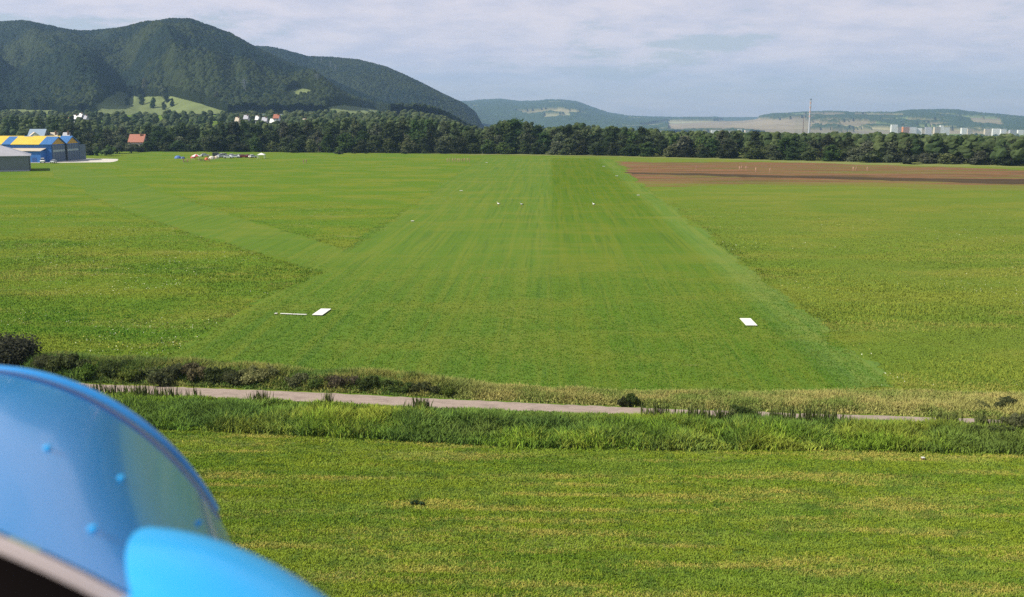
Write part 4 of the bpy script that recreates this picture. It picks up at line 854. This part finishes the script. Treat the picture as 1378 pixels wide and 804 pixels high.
# white bench below the red roofed house
x, y, z = cg(206, 202); t = empty('bench', (x, y, 0), 0, 'white slatted bench below the red roofed house', 'bench'); q = MB(); q.box(-2.6, 2.6, -.25, .25, .45, .52); q.build('seat', M['white'], t); q = MB()
for k in range(3): q.box(-2.6, 2.6, .26, .32, .7+.35*k, .92+.35*k)
q.build('backrest', M['white'], t)
for s in (-2.4, 0, 2.4): q = MB(); q.box(s-.06, s+.06, -.2, .33, 0, .45); q.build('leg', M['white'], t)

def person_mesh(pose):
    """one continuous skinned body; clothes and hair as colour regions of it"""
    J = {'pel': (0, 0, .95), 'chest': (0, .02, 1.3), 'neck': (0, .01, 1.5), 'head': (0, .03, 1.66), 'top': (0, .02, 1.75), 'shL': (-.18, 0, 1.43), 'shR': (.18, 0, 1.43), 'elL': (-.25, .0, 1.15), 'elR': (.25, .0, 1.15), 'haL': (-.25, .12, .92), 'haR': (.25, .12, .92),
         'hiL': (-.1, 0, .9), 'hiR': (.1, 0, .9), 'knL': (-.11, .03, .5), 'knR': (.11, .03, .5), 'anL': (-.11, 0, .08), 'anR': (.11, 0, .08), 'toL': (-.12, .16, .04), 'toR': (.12, .16, .04)}
    if pose == 1: J.update({'elR': (.36, .15, 1.3), 'haR': (.3, .35, 1.42), 'knL': (-.11, .16, .5), 'anL': (-.11, .2, .08), 'toL': (-.12, .36, .04), 'anR': (.11, -.2, .1), 'toR': (.12, -.05, .04)})
    if pose == 2:
        for k in ('pel', 'chest', 'neck', 'head', 'top', 'shL', 'shR', 'elL', 'elR', 'haL', 'haR', 'hiL', 'hiR'): p = J[k]; J[k] = (p[0], p[1], p[2]-.45)
        J.update({'knL': (-.12, .42, .5), 'knR': (.12, .42, .5), 'anL': (-.12, .42, .08), 'anR': (.12, .42, .08), 'toL': (-.12, .58, .04), 'toR': (.12, .58, .04), 'haL': (-.2, .35, .6), 'haR': (.2, .35, .6)})
    E_ = [('pel', 'chest'), ('chest', 'neck'), ('neck', 'head'), ('head', 'top'), ('chest', 'shL'), ('chest', 'shR'), ('shL', 'elL'), ('elL', 'haL'), ('shR', 'elR'), ('elR', 'haR'), ('pel', 'hiL'), ('pel', 'hiR'), ('hiL', 'knL'), ('knL', 'anL'), ('anL', 'toL'), ('hiR', 'knR'), ('knR', 'anR'), ('anR', 'toR')]
    rad = dict(pel=.15, chest=.16, neck=.06, head=.10, top=.06, shL=.07, shR=.07, elL=.05, elR=.05, haL=.035, haR=.035, hiL=.1, hiR=.1, knL=.07, knR=.07, anL=.045, anR=.045, toL=.035, toR=.035)
    ks = list(J); me = bpy.data.meshes.new('person'); me.from_pydata([J[k] for k in ks], [(ks.index(a), ks.index(b)) for a, b in E_], []); o = bpy.data.objects.new('tmp', me); COL.objects.link(o)
    o.modifiers.new('s', 'SKIN'); o.modifiers.new('d', 'SUBSURF').levels = 1
    for k, sv in zip(ks, me.skin_vertices[0].data): sv.radius = (rad[k], rad[k]*.8); sv.use_root = k == 'pel'
    dg = bpy.context.evaluated_depsgraph_get(); m2 = bpy.data.meshes.new_from_object(o.evaluated_get(dg)); bpy.data.objects.remove(o); m2.name = 'person'
    dz = J['pel'][2]-.95
    for p in m2.polygons:
        c = p.center; z = c.z-dz
        p.material_index = 3 if (z > 1.68 or (z > 1.58 and c.y < -.01)) else 0 if (z > 1.5 or (abs(c.x) > .21 and z < 1.12)) else 1 if z > .98 else 2
        p.use_smooth = True
    return m2
PM = {}
def person(px, py, pose, top, leg, lb, rz=0, grp=None, z=0):
    key = (pose, top, leg)
    if key not in PM:
        me = person_mesh(pose)
        me.materials.clear()
        for m in ('skin', top, leg, 'hair'): me.materials.append(M[m])
        PM[key] = me
    x, y, _ = G(px, py); o = link('person', PM[key]); o.location = (x, y, z); o.scale = (1.4, 1.4, 1.3); o.rotation_euler = (0, 0, rz); return tag(o, lb, 'person', grp)
gp = 'people standing together by the runway edge'
for a in [(602, 218.5, 0, 'orange', 'khaki', 'person in orange at the outer end of the runway group', 2), (605.5, 218.2, 1, 'orange', 'brown', 'second person in orange, walking in the runway group', 1), (609.5, 218.8, 0, 'cloth_white', 'cloth_white', 'person all in white beside the two in orange', 3), (613, 218.4, 1, 'orange', 'navy', 'person in orange and navy in the runway group', 0),
          (616.5, 218.6, 0, 'cloth_red', 'brown', 'person in red mid way along the runway group', 2.4), (619, 218.8, 0, 'cloth_white', 'navy', 'person in white top and navy trousers mid group', 1.5), (622, 218.4, 1, 'cloth_red', 'khaki', 'person in red and khaki walking in the runway group', 4), (625, 218.4, 0, 'cloth_white', 'cloth_white', 'tall person dressed fully in white in the runway group', 3), (629, 218.2, 1, 'cloth_white', 'khaki', 'person in bright white striding at the runway side of the group', 2),
          (632, 218.5, 0, 'cloth_green', 'navy', 'person in dark green at the runway end of the group', 1)]: person(a[0], a[1], a[2], a[3], a[4], a[5], a[6], gp)
person(408.5, 220.5, 0, 'cloth_white', 'khaki', 'person in white with khaki trousers, one of two alone on the grass', 1.2); person(412, 220.3, 1, 'cloth_white', 'navy', 'person in white with navy trousers, one of two alone on the grass', 4)
for a in [(937, 229.5, 0, 'brown', 'khaki', 'person in brown alone on the brown field nearest the runway', 1), (995, 230.2, 1, 'cloth_white', 'khaki', 'person in white and khaki stepping on the brown field', 2), (998, 229.4, 0, 'brown', 'navy', 'dark clothed person between two pale dressed walkers on the brown field', 0), (1004, 230, 0, 'cloth_white', 'cloth_white', 'person dressed all in white on the brown field', 3), (1017, 232, 0, 'cloth_white', 'car_dark', 'person in white top and dark trousers on the brown field', 2),
          (1036, 233, 1, 'navy', 'navy', 'person in dark navy walking on the brown field', 5), (1148, 231, 0, 'cloth_white', 'khaki', 'person in white with two companions farther along the brown field', 2), (1152, 231, 1, 'brown', 'brown', 'person in brown between two companions on the brown field', 4), (1167, 231, 0, 'cloth_green', 'khaki', 'person in green a little apart from the white and brown pair', 3)]: person(*a)
for a in [(247, 219, 0, 'khaki', 'brown', 'person standing at the table in front of the blue tent', 1), (252.5, 219, 1, 'cloth_red', 'navy', 'person in red by the table in front of the blue tent', 3), (256, 218.6, 0, 'brown', 'khaki', 'person in brown near the blue tent table', 5), (268, 217.5, 0, 'brown', 'navy', 'person in brown under the edge of the red and white canopy', 2), (282, 217.8, 0, 'orange', 'khaki', 'person in orange by the orange brown table', 4),
          (285, 216.5, 1, 'khaki', 'khaki', 'person in khaki behind the orange brown table', 2), (289, 216, 0, 'khaki', 'brown', 'person between the tables and the silver car', 1), (280.5, 213.5, 0, 'orange', 'navy', 'person with an orange top behind the camp tables', 0), (336, 215, 0, 'cloth_white', 'navy', 'person in white in front of the red cars', 3)]: person(*a)

def stork(px, py, rz, lb):
    x, y, z = G(px, py); t = empty('white_stork', (x, y, .02), rz, lb, 'stork', 'storks standing on the runway')
    prof = [(-.42, .62, .02), (-.3, .64, .08), (-.1, .66, .15), (.1, .68, .16), (.24, .74, .11), (.3, .84, .06), (.33, .95, .045), (.36, 1.04, .05), (.42, 1.06, .045), (.47, 1.05, .015)]
    V, Q = [], []; n = 10
    for i, (a, b, r_) in enumerate(prof):
        for k in range(n): an = 6.2832*k/n; V.append((a, r_*math.cos(an), b+r_*math.sin(an)*1.0))
    for i in range(len(prof)-1):
        for k in range(n): Q.append((i*n+k, i*n+(k+1) % n, (i+1)*n+(k+1) % n, (i+1)*n+k))
    Q.append(tuple(range(n))); me = bpy.data.meshes.new('body'); me.from_pydata(V, [], Q); me.polygons.foreach_set('use_smooth', [True]*len(Q)); link('body', me, t, M['cloth_white'])
    for s in (-1, 1):
        q = MB(); q.poly([(.0, s*.165, .66), (-.2, s*.15, .74), (-.55, s*.05, .66), (-.5, s*.06, .58), (-.15, s*.16, .58)]); q.poly([(.0, s*.16, .66), (-.15, s*.155, .58), (-.5, s*.055, .58), (-.55, s*.045, .66), (-.2, s*.145, .74)]); q.build('wing', M['black'], t)
        q = MB(); q.bar((.02, s*.06, .6), (.0, s*.06, .32), .014); q.bar((.0, s*.06, .32), (.03, s*.06, 0), .011); q.bar((.03, s*.06, .005), (.14, s*.06, .005), .01); q.build('leg', M['cloth_red'], t)
    q = MB(); q.bar((.45, 0, 1.05), (.66, 0, .98), .014); q.build('beak', M['orange'], t); t.scale = (1.2, 1.2, 1.2)
stork(671, 278.5, R(150), 'white stork on the mown runway, farthest from the dark half'); stork(702, 279, R(200), 'middle white stork on the pale half of the runway'); stork(799, 279, R(140), 'white stork alone on the dark half of the runway')

# runway marker boards
def board(c, wx, wy, rz, lb, name='marker_board', h=.10, grp=None):
    t = empty(name, (c[0], c[1], .03), rz, lb, 'runway marker', grp)
    q = MB(); n = 4
    for k in range(n): a = -wy/2+wy*k/n; q.box(-wx/2, wx/2, a+.01, a+wy/n-.01, h, h+.05)
    q.build('panel', M['marker_white'], t); q = MB()
    for s in (-1, 1): q.box(s*wx*.35-.05, s*wx*.35+.05, -wy/2, wy/2, 0, h-.005)
    q.build('frame', M['brown'], t)
board(G(433, 421.5), 1.35, 4.3, R(-3), 'large white marker board beside the dashed white line')
board(G(1007, 435), 1.35, 4.4, 0, 'large white marker board by itself near the plain runway edge')
for k, (px, ww) in enumerate([(371.5, .35), (382, .9), (390, .7), (398, .75), (407, 1.1)]):
    board(G(px, 423.3+k*.35), ww, .35, R(-4), ['tiny white marker at the far end of the dashed line', 'second white marker from the end of the dashed line', 'short white marker in the middle of the dashed line', 'white marker next to the longest in the dashed line', 'longest white marker, nearest the large board'][k], h=.08, grp='small white markers in a dashed line')
for px, py, ww, lb in [(555, 298.5, 1.0, 'small white marker on the pale runway edge before the storks'), (620.5, 257.5, 1.4, 'small white marker on the pale runway edge beyond the storks'), (859, 263.5, 1.2, 'small white marker on the dark runway edge nearest the storks'), (830, 237.5, 1.5, 'small orange white marker at the corner of the brown field'), (812.5, 224.5, 1.8, 'small white marker at the far corner of the dark half'), (655, 219.5, 1.8, 'small white marker at the far corner of the pale half'), (1242, 619, .3, 'scrap of white plastic lying in the hay meadow')]:
    board(G(px, py), ww*.7, ww*.8, R(8), lb, h=.12)

# ------------------------------------------------------------------ the aircraft the view is taken from
def paint(name, base, rough, coat, metal=0):
    m, N, L, p = newmat(name); setp(p, rough, metal, .5, coat); p.inputs['Coat Roughness'].default_value = .05
    tc = N.new('ShaderNodeTexCoord'); n = N.new('ShaderNodeTexNoise'); n.inputs['Scale'].default_value = 5; n.inputs['Detail'].default_value = 6; L.new(tc.outputs['Object'], n.inputs[0])
    b = N.new('ShaderNodeBump'); b.inputs['Strength'].default_value = .04; b.inputs['Distance'].default_value = .01; L.new(n.outputs[0], b.inputs['Height']); L.new(b.outputs[0], p.inputs['Normal'])
    mx = N.new('ShaderNodeMix'); mx.data_type = 'RGBA'; L.new(n.outputs[0], mx.inputs[0]); mx.inputs[6].default_value = (*[v*.92 for v in base], 1); mx.inputs[7].default_value = (*[v*1.06 for v in base], 1); L.new(mx.outputs[2], p.inputs['Base Color'])
    return m
blue_gloss = paint('gloss_blue_paint', (.0, .32, .80), .15, .35); blue_light = paint('light_blue_paint', (.015, .40, .85), .5, .2); blue_rim = paint('rim_blue_paint', (.03, .30, .75), .35, .6); blue_dark = paint('dark_blue_seal', (.01, .05, .20), .3, .5)
frame_m = simple('frame_paint', (.62, .52, .50), .5); inner_m = simple('matt_black_trim', (.012, .009, .008), 1.0, 0, 0.0)
def aircraft():
    t = empty('aircraft', (0, 0, HC-1.25), YAW, 'blue light aircraft whose glossy nose cowling fills the lower corner', 'aircraft')
    Z = 1.25
    # sections: y, xc, zc, a, b
    S = [(.74, -.78, -1.135, .92, .885), (.95, -.79, -1.07, .78, .80), (1.2, -.81, -.98, .62, .665), (1.4, -.83, -.905, .505, .545), (1.6, -.845, -.83, .415, .44)]
    ys = np.array([s[0] for s in S]); P = [np.polyfit(ys, np.array([s[k] for s in S]), 2) for k in range(1, 5)]
    def sec(y, ang, grow=0): xc, zc, a, b = [float(np.polyval(p, y)) for p in P]; return (xc+(a+grow)*math.sin(ang), y, zc+(b+grow)*math.cos(ang)+Z)
    def strip(name, yl, a0, a1, grow, mat, n=72, parent=t):
        V = [sec(y, a0+(a1-a0)*k/n, g) for y, g in zip(yl, grow) for k in range(n+1)]; m_ = n+1
        Q = [(i*m_+k, i*m_+k+1, (i+1)*m_+k+1, (i+1)*m_+k) for i in range(len(yl)-1) for k in range(n)]
        me = bpy.data.meshes.new(name); me.from_pydata(V, [], Q); me.polygons.foreach_set('use_smooth', [True]*len(Q)); me.update(); return link(name, me, parent, mat)
    yl = list(np.linspace(.80, 1.575, 40)); cw = strip('cowling', yl, R(-150), R(150), [0]*40, blue_gloss, 120)
    strip('cowling_joint', [1.530, 1.534, 1.572, 1.576], R(-150), R(60), [.0, .0025, .0025, 0], blue_dark)
    strip('cowling_seam', [1.574, 1.578, 1.612], R(-150), R(62), [-.001, -.003, -.003], blue_dark)
    strip('cowling_lip', [1.608, 1.610, 1.614, 1.628, 1.640, 1.645, 1.64], R(-150), R(64), [-.012, -.001, .005, .006, .001, -.008, -.03], blue_rim)
    # nose bowl closing the front
    yl = [1.575, 1.66, 1.72, 1.75]; strip('nose_bowl', yl, R(-180), R(180), [-.02, -.06, -.14, -.30], blue_gloss)
    # fasteners
    for fx, fy in ((60, 600), (166, 645), (268, 702), (122, 712)):
        cx_, cy_ = (fx-CX)/F, -(fy-CY)/F; ff, vv = math.cos(PITCH)+cy_*math.sin(PITCH), -math.sin(PITCH)+cy_*math.cos(PITCH)
        y, ang = min(((yy_, aa) for yy_ in np.linspace(.85, 1.5, 60) for aa in np.linspace(0, 80, 81)), key=lambda q: (lambda p_: (p_[0]/p_[1]-cx_/ff)**2+((p_[2]-Z)/p_[1]-vv/ff)**2)(sec(q[0], R(q[1]))))
        x, yy, z = sec(y, R(ang), .001); bm = bmesh.new(); bmesh.ops.create_uvsphere(bm, u_segments=12, v_segments=8, radius=.0048); me = bpy.data.meshes.new('fastener'); bm.to_mesh(me); bm.free(); o = link('fastener', me, cw, blue_light); o.location = (x, yy, z); o.scale = (1, 1.3, .6)
    # blister fairing on the flank
    bm = bmesh.new(); bmesh.ops.create_uvsphere(bm, u_segments=48, v_segments=32, radius=1); me = bpy.data.meshes.new('fairing'); bm.to_mesh(me); bm.free(); me.polygons.foreach_set('use_smooth', [True]*len(me.polygons))
    o = link('fairing', me, t, blue_light); o.location = (-.258, .775, -.512+Z); o.scale = (.185, .42, .125); o.rotation_euler = (0, R(5), R(33))
    # windscreen sill and coaming
    V = []; yl = [.80, .775, .75]
    strip('windscreen_sill', [.80, .799, .796, .792, .787], R(-60), R(80), [-.015, -.003, -.001, -.003, -.02], frame_m)
    strip('coaming', [.787, .78, .6, .45, .40], R(-60), R(80), [-.016, -.010, .0, -.02, -.3], inner_m)
aircraft()
